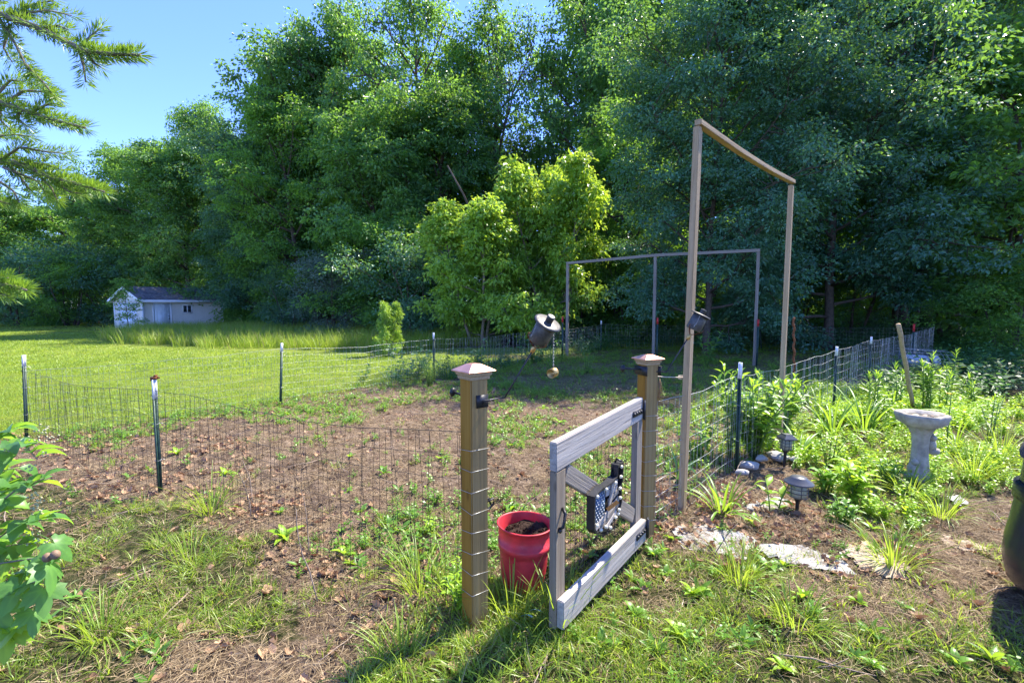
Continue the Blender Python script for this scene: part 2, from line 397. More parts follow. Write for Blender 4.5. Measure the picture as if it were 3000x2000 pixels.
def shingle():
    m, n, l, b, out = newmat('asphalt_shingle')
    tc = n.new('ShaderNodeTexCoord'); br = n.new('ShaderNodeTexBrick'); l.new(tc.outputs['Object'], br.inputs[0])
    br.inputs['Scale'].default_value = 3.2; br.inputs['Color1'].default_value = (.10, .10, .105, 1); br.inputs['Color2'].default_value = (.19, .185, .18, 1)
    br.inputs['Mortar'].default_value = (.05, .05, .06, 1); br.inputs['Mortar Size'].default_value = .012
    br.inputs['Brick Width'].default_value = .5; br.inputs['Row Height'].default_value = .45
    t = noise(n, l, 7, tc.outputs['Object'], 5, .6); rc = ramp(n, [(.35, (.6, .6, .65)), (.7, (1.3, 1.25, 1.25))]); l.new(t.outputs[0], rc.inputs[0])
    l.new(mixc(n, l, 1, br.outputs[0], rc.outputs[0], 'MULTIPLY'), b.inputs['Base Color']); b.inputs['Roughness'].default_value = .9
    return m
M['shingle'] = shingle()

# ================================================================== GROUND
AY, BY = (G(1392, 1812)), (12.0, 14.0)
PGARDEN = np.array([[AY.x, AY.y], [12, 13.6], [9.2, 17], [3.2, 17], [-5.55, 5.6], [-2.9, 3.95]])
PLITTER = poly((-200, 1290), (120, 1262), (480, 1270), (700, 1290), (900, 1480), (1350, 1620), (1345, 1800), (1050, 1760), (800, 1640), (560, 1475), (330, 1455), (100, 1395), (-200, 1380))
PBEDLIT = poly((1900, 1440), (2050, 1330), (2300, 1290), (2420, 1330), (2350, 1430), (2600, 1560), (2450, 1640), (2150, 1600), (1950, 1580), (1870, 1560))
PBED = poly((1950, 1250), (2150, 1120), (2350, 1080), (2700, 1130), (3100, 1180), (3200, 1420), (2800, 1440), (2620, 1560), (2400, 1420), (2250, 1330), (2050, 1330))
PLUSH = poly((2380, 1130), (2560, 1150), (2900, 1180), (2900, 1270), (2560, 1260), (2400, 1230))
PPATH = poly((2200, 1690), (2450, 1640), (2640, 1580), (2760, 1450), (3100, 1400), (3300, 1900), (2700, 1870), (2400, 1800))
PDIRTF = poly((650, 1500), (1000, 1560), (1330, 1700), (1380, 1850), (1150, 1900), (900, 2200), (250, 2200), (420, 1950), (700, 1900), (900, 1820), (700, 1620))
PROUGH = poly((-400, 1400), (600, 1450), (900, 1500), (1400, 1800), (1500, 1600), (1900, 1560), (2200, 1600), (2700, 1560), (3400, 1500), (3800, 2400), (-800, 2400))
PLAWN = np.array([[-5.8, 5.4], [-4.0, 7.4], [-1.9, 10.2], [0.3, 13.2], [-1.5, 15], [-6, 15.5], [-9, 16.6], [-16, 19], [-20, 23], [-22, 33], [-60, 38], [-60, 2], [-9, 3.2]])
PMEADOW = np.array([[-5.5, 15.9], [-9, 16.7], [-16, 19.2], [-20.5, 23.5], [-23, 30], [-16, 34], [-3, 26], [-.5, 18]])
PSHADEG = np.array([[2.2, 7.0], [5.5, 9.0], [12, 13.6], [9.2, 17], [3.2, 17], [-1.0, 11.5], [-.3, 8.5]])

def ground_z(x, y):
    d = np.hypot(x, y); k = np.clip(1 - d / 25, .15, 1)
    z = (fbm(x * .45, y * .45, 5) - .5) * .10 * k + (fbm(x * 2.3, y * 2.3, 9) - .5) * .05 * k
    gz = inside(PGARDEN, x, y)
    z = z + np.where(gz, (fbm(x * 5, y * 5, 21, 3) - .5) * .06, 0) * k
    return z - .01
def lines(a, b, step, lo, hi, g=1.07):
    L = list(np.arange(a, b, step)); s = step; t = a
    while t > lo: s *= g; t -= s; L.insert(0, t)
    s = step; t = L[-1]
    while t < hi: s *= g; t += s; L.append(t)
    return np.array(L)
xs = lines(-5, 6, .03, -260, 260); ys = lines(1.5, 7.5, .03, -60, 320)
GX, GY = np.meshgrid(xs, ys, indexing='ij')
fx, fy = GX.ravel(), GY.ravel()
fz = ground_z(fx, fy)
fz = fz + (fbm(fx * 9, fy * 9, 31, 3) - .5) * np.where(inside(PGARDEN, fx, fy), .11, .06) * np.clip(1.3 - np.hypot(fx, fy) / 9, 0, 1)
gg = Geo(); nx, ny = len(xs), len(ys)
i = np.arange(nx - 1)[:, None] * ny; j = np.arange(ny - 1)[None]
gg.add(np.stack([fx, fy, fz], -1), np.stack([i + j, i + ny + j, i + ny + j + 1, i + j + 1], -1).reshape(-1, 4))
gme = gg.mesh('ground')
mk = {}
mk['soil'] = (soft_in(PGARDEN, fx, fy, .35) | soft_in(PLITTER, fx, fy, .3) | soft_in(PBEDLIT, fx, fy) | soft_in(PPATH, fx, fy, .25) | soft_in(PDIRTF, fx, fy, .35)) * 1.0
mk['litter'] = (soft_in(PLITTER, fx, fy, .2) | soft_in(PBEDLIT, fx, fy)) * 1.0
mk['lawn'] = np.where(inside(PLAWN, fx, fy) | (fy > 15), 1.0, 0.0)
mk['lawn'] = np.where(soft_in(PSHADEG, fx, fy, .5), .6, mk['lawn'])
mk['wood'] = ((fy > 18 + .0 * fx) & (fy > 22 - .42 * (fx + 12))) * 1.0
for k, v in mk.items():
    a = gme.attributes.new(k, 'FLOAT', 'POINT'); a.data.foreach_set('value', v.astype(np.float32))
def groundmat():
    m, n, l, b, out = newmat('ground')
    tc = n.new('ShaderNodeTexCoord'); ob = tc.outputs['Object']
    def A(x): q = n.new('ShaderNodeAttribute'); q.attribute_name = x; return q.outputs['Fac']
    n1 = noise(n, l, 2.2, ob, 6, .65); n2 = noise(n, l, 17, ob, 6, .7); n3 = noise(n, l, 90, ob, 4, .7)
    soil = ramp(n, [(.36, (.055, .037, .024)), (.5, (.21, .15, .10)), (.63, (.38, .295, .21))])
    l.new(mth(n, l, 'ADD', mth(n, l, 'MULTIPLY', n2.outputs[0], .6), mth(n, l, 'MULTIPLY', n3.outputs[0], .4)), soil.inputs[0])
    grs = ramp(n, [(.38, (.022, .03, .008)), (.5, (.06, .065, .02)), (.66, (.19, .15, .08))]); l.new(n2.outputs[0], grs.inputs[0])
    lw = ramp(n, [(.3, (.13, .18, .025)), (.7, (.25, .30, .05))]); l.new(n1.outputs[0], lw.inputs[0])
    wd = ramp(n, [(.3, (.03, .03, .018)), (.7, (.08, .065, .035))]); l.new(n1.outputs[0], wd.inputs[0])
    c = mixc(n, l, A('lawn'), grs.outputs[0], lw.outputs[0])
    sf = mth(n, l, 'MULTIPLY', A('soil'), mth(n, l, 'SUBTRACT', 1, mth(n, l, 'MULTIPLY', A('lawn'), .75)))
    pr_ = ramp(n, [(.36, (.45, .42, .40)), (.58, (1.1, 1.08, 1.05))]); l.new(n1.outputs[0], pr_.inputs[0])
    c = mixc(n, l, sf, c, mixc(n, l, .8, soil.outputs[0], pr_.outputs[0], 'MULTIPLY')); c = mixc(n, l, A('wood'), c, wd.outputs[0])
    l.new(c, b.inputs['Base Color']); b.inputs['Roughness'].default_value = .95; b.inputs['Specular IOR Level'].default_value = .1
    bp = n.new('ShaderNodeBump'); bp.inputs['Strength'].default_value = 1; bp.inputs['Distance'].default_value = .06
    l.new(mth(n, l, 'ADD', n2.outputs[0], mth(n, l, 'MULTIPLY', n3.outputs[0], .5)), bp.inputs['Height']); l.new(bp.outputs[0], b.inputs['Normal'])
    return m
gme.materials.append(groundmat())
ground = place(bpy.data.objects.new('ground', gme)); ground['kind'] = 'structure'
def gz1(x, y): return float(ground_z(np.array([x]), np.array([y]))[0])
def base(p): return Vector((p[0], p[1], gz1(p[0], p[1])))

# ================================================================== TREES
def unit(v): return v / (np.linalg.norm(v, axis=-1, keepdims=True) + 1e-9)
def curve_pts(p, d, L, n, rise=0.0, wob=.12):
    pts = [p]; d = unit(np.array(d, float))
    for k in range(n):
        d = unit(d + RG.normal(0, wob, 3) + np.array([0, 0, rise])); pts.append(pts[-1] + d * L / n)
    return np.array(pts)
def crown_leaves(g, cl, nsub, nleaf, rc, rs, LL, flat=.55, upb=.7):
    """cl: clump centres (k,3) -> tufts of leaves hanging together in sprays"""
    k = len(cl)
    o = unit(RG.normal(size=(k, nsub, 3))) * (RG.random((k, nsub, 1)) ** .5) * rc; o[..., 2] *= flat
    sc = (cl[:, None] + o).reshape(-1, 3); out = unit(o.reshape(-1, 3) + 1e-3)
    ns = len(sc); q = RG.normal(size=(ns, nleaf, 3)) * rs * .82; q[..., 2] *= .45
    q += out[:, None] * RG.random((ns, nleaf, 1)) * rs * .8; q[..., 2] -= (np.abs(q[..., :2]).sum(-1)) * .25
    c = (sc[:, None] + q).reshape(-1, 3)
    subt = RG.normal(.45, .22, (ns, 1)) + RG.normal(0, .14, (ns, nleaf))
    d = unit(q.reshape(-1, 3) + RG.normal(0, .4 * rs, (ns * nleaf, 3)) + np.array([0, 0, -.25 * rs]))
    n = unit(RG.normal(0, .55, (len(c), 3)) + np.array([0, 0, upb]) + np.repeat(out, nleaf, 0) * .45)
    L = LL * RG.uniform(.65, 1.3, len(c))
    leaves(g, c, d, n, L, L * .55, np.clip(subt.ravel(), 0, 1))
def tree_mesh(seed, H, cb, Rc, nl, LL, leaf, bark, nsub=8, nleaf=14, rc=1.1, rs=.34, nclump=6, low=False, trunk_r=.28, stems=1, top=.9, pw=1.0, flat=.55):
    """returns trunk mesh, crown mesh; H height, cb height of the lowest limbs, Rc crown radius"""
    global RG
    RG = np.random.default_rng(seed)
    tg, cg = Geo(), Geo(); cl = []
    for s in range(stems):
        d0 = np.array([RG.normal(0, .05), RG.normal(0, .05), 1.]) if stems == 1 else np.array([math.cos(s * 2.4) * .25, math.sin(s * 2.4) * .25, 1.])
        tp = curve_pts(np.array([0, 0, -.2]) if stems == 1 else np.array([math.cos(s * 2.4) * .25, math.sin(s * 2.4) * .25, -.1]), d0, H * top, 9, .06, .05)
        rr = np.linspace(trunk_r, trunk_r * .22, 10); rr[0] *= 1.35
        tube(tg, tp, rr, 9)
        m = max(3, nl // stems)
        for k in range(m):
            t = k / (m - 1); h = cb + (H * top - cb) * t ** .9
            u = min(h / (H * top) * 9, 8.99); p = tp[int(u)] * (1 - u % 1) + tp[int(u) + 1] * (u % 1)
            a = k * 2.399 + RG.normal(0, .35) + s
            prof = (math.sin(PI * (.20 + .66 * t ** pw)) ** .7) if not low else (1 - t * .72)
            Ln = Rc * max(prof, .28) * (RG.uniform(.8, 1.12) if not low else RG.uniform(.5, 1.25))
            el = R(8 + 46 * t + RG.normal(0, 9)) if not low else R(8 + 55 * t)
            lp = curve_pts(p, (math.cos(a) * math.cos(el), math.sin(a) * math.cos(el), math.sin(el)), Ln, 6, .05, .13)
            r0 = trunk_r * (.42 - .22 * t); tube(tg, lp, np.linspace(r0, r0 * .2, 7), 6)
            for q in range(nclump):
                f = .3 + .7 * (q + RG.random() * .6) / nclump; f = min(f, .999); u2 = f * 6; pp = lp[int(u2)] * (1 - u2 % 1) + lp[min(int(u2) + 1, 6)] * (u2 % 1)
                dv = unit(lp[-1] - lp[0]) + RG.normal(0, .75, 3) + np.array([0, 0, .1])
                bp = curve_pts(pp, dv, Ln * RG.uniform(.16, .38), 3, .02, .2)
                tube(tg, bp, np.linspace(r0 * .4, r0 * .1, 4), 4, cap=False)
                cl.append(bp[-1])
                for _ in range(2):
                    tw = curve_pts(bp[RG.integers(1, 3)], RG.normal(0, 1, 3) + dv * .5, rc * .8, 2, 0, .2)
                    tube(tg, tw, np.linspace(r0 * .16, r0 * .06, 3), 3, cap=False); 
    crown_leaves(cg, np.array(cl), nsub, nleaf, rc, rs, LL, flat)
    return tg.mesh('trunk', bark), cg.mesh('crown', leaf, False)

TM = {}
TM['a'] = tree_mesh(1, 19, 5.5, 5.6, 26, .26, M['oak'], M['bark'], 9, 19, 1.25, .36, 8, trunk_r=.34)
TM['b'] = tree_mesh(2, 18, 4.0, 6.0, 26, .25, M['maple'], M['bark'], 9, 19, 1.2, .34, 8, trunk_r=.30, pw=1.2)
TM['open'] = tree_mesh(3, 20, 6.0, 6.2, 22, .25, M['oak'], M['bark'], 7, 16, 1.05, .32, 7, trunk_r=.36, pw=.8)
TM['c'] = tree_mesh(4, 15, 2.2, 5.2, 26, .24, M['oak'], M['bark'], 9, 22, 1.1, .34, 8, trunk_r=.26, pw=1.5)
TM['dark'] = tree_mesh(5, 15, 1.5, 5.6, 40, .150, M['oak_blue'], M['bark'], 11, 26, .95, .27, 10, trunk_r=.17, pw=1.45, flat=.5)
TM['shrub'] = tree_mesh(6, 5.2, .5, 2.2, 34, .17, M['bright'], M['bark_light'], 7, 14, .50, .17, 7, low=True, trunk_r=.07, stems=3, top=.92)
TM['under'] = tree_mesh(8, 4.5, .3, 2.3, 24, .13, M['maple'], M['bark'], 7, 16, .6, .22, 6, trunk_r=.06, stems=4, pw=1.6)
TM['under2'] = tree_mesh(9, 4.0, .3, 2.2, 24, .11, M['oak_blue'], M['bark'], 7, 16, .6, .22, 6, trunk_r=.06, stems=4, pw=1.6)
TM['silver'] = tree_mesh(10, 4.4, .2, 2.3, 24, .11, M['silver'], M['bark'], 7, 14, .55, .2, 6, trunk_r=.05, stems=4, pw=1.7)
TM['young'] = tree_mesh(12, 3.6, .8, 1.0, 16, .11, M['maple'], M['bark'], 4, 9, .3, .12, 4, trunk_r=.035, top=.85)
TM['broad'] = tree_mesh(13, 9, 1.2, 3.6, 26, .20, M['maple'], M['bark'], 7, 14, .8, .26, 7, trunk_r=.14, pw=1.5)
def natural_height(me):
    z = np.zeros(len(me.vertices) * 3, np.float32); me.vertices.foreach_get('co', z); return float(np.percentile(z[2::3], 99.7))
NATH = {k: natural_height(v[1]) for k, v in TM.items()}

def tree(kind, x, y, H, wide, rz, label, cat='tree', name='broadleaf_tree', group=None):
    s = H / NATH[kind]
    t = thing(name, (x, y, gz1(x, y)), label, cat, group, rz)
    Mx = WM[t.name] @ Matrix.Diagonal((wide * s, wide * s, s, 1))
    part('trunk', TM[kind][0], t, Mx); part('crown', TM[kind][1], t, Mx); return t
def UX(u, d): return (u - 1500) / FPX * d
W = 'woodland edge trees behind the lawn and garden'
for (kind, u, d, H, wd, rz, lab) in [
    ('c', 20, 42, 11.5, 1.2, .3, 'dark green tree at the far left behind the spruce branches'),
    ('b', 190, 44, 12.5, 1.1, 2.1, 'rounded tree rising left of and behind the garden shed'),
    ('a', 350, 41, 14.6, 1.0, 1.2, 'broad dark tree standing directly behind the shed roof'),
    ('c', 490, 39, 14.6, .95, 4.0, 'dense tree just behind the right end of the shed'),
    ('a', 650, 37, 16.4, .74, 5.2, 'tall tree where the skyline climbs out of the low treetops by the shed'),
    ('b', 830, 34, 16.6, .76, .4, 'high leafy tree on the steep part of the skyline'),
    ('a', 1040, 31, 20.6, .66, 3.3, 'tallest oak reaching the top of the open sky'),
    ('c', 560, 36, 13.0, 1.0, 2.9, 'rounded tree filling the slope of the skyline right of the shed'),
    ('dark', 785, 34, 14.5, 1.05, 1.7, 'leafy tree standing in front of the climbing skyline'),
    ('c', 930, 32, 18.6, .85, .6, 'round-topped oak left of the tallest crown'),
    ('c', 1290, 27, 13.5, .9, 3.8, 'mid-height tree just above the round bright shrub'),
    ('b', 1800, 23, 11.0, 1.0, 2.3, 'lower leafy tree right behind the far grey trellis'),
    ('b', 2250, 22, 12.0, 1.0, 4.9, 'lower leafy tree showing between the two dark oaks'),
    ('c', 2720, 23, 12.0, 1.0, 0.9, 'sun-flecked tree seen low behind the leaning stake'),
    ('open', 1190, 30, 20.6, .80, .9, 'tall open-crowned tree with bare limbs showing against the blue sky'),
    ('c', 1120, 26, 12.0, 1.0, 2.2, 'mid-height green tree below the open crown, behind the small bright shrub'),
    ('b', 1345, 30, 18.0, .75, 2.6, 'tall tree behind the two bright green shrubs, beside the open crown'),
    ('b', 900, 30, 13.5, .95, 5.6, 'mid-height leafy tree below the tallest oak'),
    ('open', 1500, 30, 19.8, .78, 4.4, 'leafy tree with sky gaps above the taller bright shrub'),
    ('a', 1715, 30, 23.0, .72, 1.9, 'tall tree between the bright shrubs and the dark blue-green oak'),
    ('b', 1880, 33, 26.0, .72, .2, 'tree filling the gap behind the tall wooden frame'),
    ('dark', 2070, 15.2, 11.4, .98, 0.7, 'dark blue-green oak hanging low behind the tall wooden frame'),
    ('dark', 2430, 16.4, 15.0, 1.0, 3.6, 'second dark oak whose crown spreads behind the bird bath side of the bed'),
    ('a', 2640, 21.5, 21, .85, 3.0, 'tall tree with sunlit gaps above the leaning stake'),
    ('broad', 2960, 14.5, 10.0, 1.0, 1.1, 'broad-leaved tree with large leaves at the right edge above the dark cover'),
    ('dark', 2800, 19, 17, .9, 5.1, 'dark tree standing behind the broad-leaved tree at the right edge'),
]:
    tree(kind, UX(u, d), d, H, wd, rz, lab, group=W)
tree('shrub', UX(1400, 18.4), 18.4, 5.5, .92, .5, 'round bright yellow-green shrub in front of the woods, lower of the two', 'shrub', 'bright_shrub', 'bright green shrubs')
tree('shrub', UX(1620, 19.6), 19.6, 7.3, .70, 2.9, 'taller bright green shrub behind the hanging torch, reaching above its neighbour', 'shrub', 'bright_shrub', 'bright green shrubs')
tree('shrub', UX(1138, 14.6), 14.6, 1.65, .58, 4.1, 'small bright yellow-green shrub at the edge of the lawn', 'shrub', 'bright_shrub', 'bright green shrubs')
tree('young', UX(376, 28.5), 28.5, 3.2, 1.0, 1.0, 'slim young tree in front of the shed garage door', 'tree', 'young_tree')
for (kind, u, d, H, wd, rz, lab) in [
    ('under2', 60, 37, 6.5, 1.3, .5, 'dark bush at the far end of the lawn behind the spruce tips'),
    ('under', 210, 37, 5.5, 1.3, 1.9, 'bush in shade left of the shed wall'),
    ('under2', 330, 39, 6.5, 1.3, 3.3, 'tall dark bush behind the shed gable'),
    ('under', 760, 35, 6.0, 1.1, 4.4, 'green bush touching the right end of the shed'),
    ('under2', 850, 29, 4.6, 1.0, .8, 'dark bush between the shed and the silver bush'),
    ('silver', 985, 24, 4.2, 1.15, 2.2, 'silvery blue-grey bush behind the tall meadow grass'),
    ('under', 1120, 24, 6.0, 1.15, 5.2, 'green bush behind the small bright shrub'),
    ('under2', 1230, 21, 5.0, 1.1, 1.4, 'dark bush tucked left of the round bright shrub'),
    ('under', 1850, 21, 4.5, 1.2, 2.7, 'bush in deep shade behind the back fence corner'),
    ('under2', 2500, 19, 4.0, 1.2, 3.9, 'low dark bush under the second dark oak'),
    ('under', 2330, 20, 4.2, 1.1, .1, 'sun-flecked bush behind the rusty stake'),
    ('under', 2960, 13.5, 3.2, 1.2, 1.6, 'leafy bush at the right edge beyond the shaded weeds'),
]:
    tree(kind, UX(u, d), d, H, wd, rz, lab, 'bush', 'woodland_bush', 'understorey bushes at the wood edge')

# the wood beyond: rows of trees that read as one mass
RG = np.random.default_rng(77)
src = []
for k in ('a', 'b', 'c', 'under'):
    g = Geo()
    for me in TM[k]: pass
    src += [TM[k][0], TM[k][1]]
wp, wr, ws, wi = [], [], [], []
NK = ['a', 'b', 'c', 'under']
def addw(k, x, y, H):
    s = H / NATH[NK[k]]
    rz = RG.random() * 6.28
    for q in (0, 1): wp.append((x, y, 0)); wr.append((0, 0, rz)); ws.append(s); wi.append(k * 2 + q)
for u in range(-500, 1300, 110):
    d = 50 + RG.uniform(-3, 6); addw(RG.integers(0, 3), UX(u, d), d, RG.uniform(11, 14) + max(0, u - 500) * .006)
for u in range(1000, 3600, 150):
    d = 37 + RG.uniform(-3, 5) + (4 if u > 1500 else 0); addw(RG.integers(0, 3), UX(u, d), d, RG.uniform(13, 15) + (7 if u > 1600 else 0))
for u in range(-400, 3400, 62):
    d = (46 if u < 700 else 36 if u < 1300 else 29) + RG.uniform(-3, 3); addw(3, UX(u, d), d, RG.uniform(4.5, 7.5))
for u in range(1500, 3500, 120):
    d = 23.5 + RG.uniform(-1.5, 1.5); addw(3, UX(u, d), d, RG.uniform(2.2, 4))
scatter('distant_woods', wp, wr, ws, wi, src, 'wood that carries on behind the edge trees')

# slim trunks seen in the shade under the oaks
RG = np.random.default_rng(5)
tg = Geo()
for u in list(range(1450, 3050, 42)):
    d = RG.uniform(19, 27); x = UX(u + RG.uniform(-18, 18), d); h = RG.uniform(4, 8)
    tube(tg, curve_pts(np.array([x, d, -.1]), (RG.normal(0, .12), 0, 1), h, 6, .02, .06), np.linspace(RG.uniform(.04, .16), .03, 7), 6)
setp(part('undergrowth_stems', tg, mat=M['bark']), 'thin dark stems crowding the shade under the oaks', kind='stuff')

# ================================================================== SHED
def shed():
    th = R(60); C = P(423, 975, 30.5); C.z = -.30
    t = thing('shed', C, 'pale siding garden shed with grey shingle roof at the wood edge', 'shed')
    wx = Vector((math.cos(th), math.sin(th), 0)); wy = Vector((-math.sin(th), math.cos(th), 0))
    B = Matrix.Translation(C) @ Matrix((wx, wy, Vector((0, 0, 1)))).transposed().to_4x4()
    Lx, Ly, He, Hr = 4.9, 3.9, 2.25, 3.02
    g = Geo()
    box(g, (Lx / 2, Ly / 2, He / 2 - .15), (Lx, Ly, He + .3), B)
    prism(g, [(0, He), (Ly, He), (Ly / 2, Hr - .05)], .0, Lx, B @ Matrix(((0, 0, 1, 0), (1, 0, 0, 0), (0, 1, 0, 0), (0, 0, 0, 1))))
    part('wall', g, t, mat=M['siding'])
    def lap(p0, p1, nrm, zs, skip, gable=False):   # overlapping siding boards, each proud at its foot
        g = Geo(); p0, p1, nrm = Vector(p0), Vector(p1), Vector(nrm); L = (p1 - p0).length; e = (p1 - p0) / L
        z = 0
        while z < zs - .01:
            a, b_ = 0, L
            if z > He - .02:
                k = (z - He) / (Hr - He) * Ly / 2; a, b_ = k + .06, L - k - .06
                if b_ - a < .2: break
            segs = [(a, b_)]
            for (s0, s1, z0, z1) in skip:
                if z + .06 > z0 and z + .06 < z1:
                    ns = []
                    for (q0, q1) in segs:
                        if s1 <= q0 or s0 >= q1: ns.append((q0, q1)); continue
                        if s0 > q0: ns.append((q0, s0))
                        if s1 < q1: ns.append((s1, q1))
                    segs = ns
            for (q0, q1) in segs:
                V = [p0 + e * q0 + nrm * .026 + Vector((0, 0, z)), p0 + e * q1 + nrm * .026 + Vector((0, 0, z)),
                     p0 + e * q1 + nrm * .006 + Vector((0, 0, z + .13)), p0 + e * q0 + nrm * .006 + Vector((0, 0, z + .13)),
                     p0 + e * q0 + nrm * .002 + Vector((0, 0, z)), p0 + e * q1 + nrm * .002 + Vector((0, 0, z))]
                V = [B @ v for v in V]; g.add([tuple(v) for v in V], [(0, 1, 2, 3), (4, 5, 1, 0)])
            z += .128
        o = part('siding', g, t, mat=M['siding']); o['kind'] = 'stuff'; o.data.polygons.foreach_set('use_smooth', np.zeros(len(o.data.polygons), bool))
    lap((0, 0, 0), (Lx, 0, 0), (0, -1, 0), He, [(.52, 1.62, 0, 2.12), (2.0 + .28, 2.88, 1.33, 1.9)])
    lap((0, Ly, 0), (0, 0, 0), (-1, 0, 0), Hr, [(.55, 3.05, 0, 2.1)])
    # roof slabs
    ov = .32
    for sgn, nm in ((0, 'roof'), (1, 'roof')):
        y0 = -ov if sgn == 0 else Ly + ov; sl = (Hr - He) / (Ly / 2); z0 = He - sl * ov
        g = Geo(); V = []
        for x in (-.3, Lx + .3):
            for (yy, zz) in ((y0, z0), (Ly / 2, Hr)):
                for dz in (.0, .06): V.append(tuple(B @ Vector((x, yy, zz + dz + .03))))
        g.add(V, [(0, 2, 3, 1), (4, 5, 7, 6), (0, 1, 5, 4), (2, 6, 7, 3), (1, 3, 7, 5), (0, 4, 6, 2)])
        ro = part(nm, g, t, mat=M['shingle'])
        ro.data.polygons.foreach_set('use_smooth', [False] * 6)
        fb = Geo(); box(fb, (Lx / 2, y0 + (-.015 if sgn == 0 else .015), z0 + .0), (Lx + .6, .03, .17), B)
        part('fascia', fb, t, mat=M['trim'])
        # rake boards on the gable
        for x in (-.31, Lx + .31):
            p0 = B @ Vector((x, y0, z0 - .02)); p1 = B @ Vector((x, Ly / 2, Hr - .02))
            board('rake_board', p0, p1, .16, .025, M['trim'], t)
        sf = Geo(); box(sf, (Lx / 2, (y0 + (0 if sgn == 0 else Ly)) / 2, He - .09), (Lx + .56, ov - .02, .02), B); part('soffit', sf, t, mat=M['trim'])
    for (x, y) in ((-.02, -.02), (Lx + .02, -.02), (-.02, Ly + .02)):
        g = Geo(); box(g, (x, y, He / 2), (.1, .1, He - .02), B); part('corner_trim', g, t, mat=M['trim'])
    # entry door
    g = Geo(); box(g, (1.07, -.01, 1.0), (.9, .06, 2.0), B); d = part('door', g, t, mat=M['doorw'])
    g = Geo()
    for (px, pz, w, h) in ((-.2, 1.62, .26, .34), (.2, 1.62, .26, .34), (-.2, 1.08, .26, .56), (.2, 1.08, .26, .56), (-.2, .4, .26, .5), (.2, .4, .26, .5)):
        for (a, b_, ww, hh) in ((0, h / 2, w, .025), (0, -h / 2, w, .025), (w / 2, 0, .025, h), (-w / 2, 0, .025, h)): box(g, (1.07 + px + a, -.045, pz + b_), (ww, .014, hh), B)
    part('door_moulding', g, d, mat=M['doorw'])
    g = Geo(); lathe(g, [(0, 0), (.03, .005), (.035, .03), (.02, .05), (0, .055)], 10, B @ Matrix.Translation((1.43, -.04, .98)) @ Matrix.Rotation(PI / 2, 4, 'X'))
    part('handle', g, d, mat=M['black']); g = Geo(); lathe(g, [(0, 0), (.03, .005), (.03, .02), (0, .025)], 10, B @ Matrix.Translation((1.43, -.04, 1.14)) @ Matrix.Rotation(PI / 2, 4, 'X')); part('deadbolt', g, d, mat=M['black'])
    g = Geo()
    for (x, z, w, h) in ((.56, 1.05, .1, 2.1), (1.58, 1.05, .1, 2.1), (1.07, 2.06, .92, .1)): box(g, (x, -.03, z), (w, .05, h), B)
    part('door_frame', g, t, mat=M['trim'])
    # window
    g = Geo()
    for (x, z, w, h) in ((2.30, 1.61, .06, .56), (2.86, 1.61, .06, .56), (2.58, 1.86, .5, .06), (2.58, 1.36, .5, .06), (2.58, 1.61, .05, .44)): box(g, (x, -.03, z), (w, .06, h), B)
    f = part('window', g, t, mat=M['trim'])
    for x in (2.44, 2.72):
        g = Geo(); box(g, (x, -.008, 1.61), (.22, .012, .44), B); part('pane', g, f, mat=M['pane'])
    # garage door on the gable
    g = Geo()
    for k in range(4): box(g, (-.02, Ly / 2 + .1, .27 + k * .505), (.05, 2.4, .49), B)
    part('garage_door', g, t, mat=M['doorw'])
    g = Geo()
    for (y, z, w, h) in ((Ly / 2 + .1 - 1.25, 1.05, .1, 2.1), (Ly / 2 + .1 + 1.25, 1.05, .1, 2.1), (Ly / 2 + .1, 2.12, 2.6, .1)): box(g, (-.035, y, z), (.05, w, h), B)
    part('garage_door_frame', g, t, mat=M['trim'])
shed()

# ================================================================== FENCE
def wire_fence(pts, zt, label, mat, spacing=.05, nh=9, seed=0, z0=.02, group='runs of wire fence round the garden', rad=.0013):
    """welded wire between posts: pts ground points, zt top heights"""
    rg = np.random.default_rng(seed); g = Geo(); pts = [np.array([p[0], p[1]]) for p in pts]
    Ls = [np.linalg.norm(b - a) for a, b in zip(pts, pts[1:])]; tot = sum(Ls)
    def at(s):
        for k, L in enumerate(Ls):
            if s <= L or k == len(Ls) - 1:
                f = min(s / L, 1); p = pts[k] * (1 - f) + pts[k + 1] * f; z = zt[k] * (1 - f) + zt[k + 1] * f
                sag = .05 * math.sin(PI * f) * min(L / 3, 1.2); dirn = (pts[k + 1] - pts[k]) / L; nrm = np.array([-dirn[1], dirn[0]])
                return p + nrm * (.05 * math.sin(s * 1.9 + seed) * math.sin(PI * f)), z - sag
            s -= L
    n = int(tot / spacing)
    for i in range(n + 1):
        s = i * tot / n; p, z = at(s); j = rg.normal(0, .006, 4); k = rg.normal(0, .008)
        gzv = gz1(p[0], p[1])
        zz = np.linspace(gzv + z0, gzv + z, 4)
        tube(g, [(p[0] + j[q] + k * q, p[1] + j[q] * .6, zz[q]) for q in range(4)], rad, 3, cap=False)
    m = int(tot / .25) + 1
    for h in range(nh):
        f = h / (nh - 1); L = []
        for i in range(m + 1):
            p, z = at(i * tot / m); gzv = gz1(p[0], p[1]); L.append((p[0], p[1], gzv + z0 + (z - z0) * f + rg.normal(0, .004)))
        tube(g, L, rad * (1.35 if h == nh - 1 else 1.0), 4, cap=False)
    o = part('wire_fence', g, mat=mat); setp(o, label, 'fence', group); return o
c_left = G(78, 1283); t2 = G(470, 1440); c_gate = G(1392, 1812); t3 = G(822, 1187); t4 = G(1272, 1116)
t5 = Vector((3.1, 16.6, 0)); t6 = Vector((8.7, 16.6, 0)); c_br = Vector((12.2, 13.8, 0))
p_right = P(1888, 1540, 3.12); p_right.z = 0
t7 = G(2155, 1372); t8 = Vector((UX(2452, 6.8), 6.8, 0)); t9 = Vector((UX(2553, 8.6), 8.6, 0))
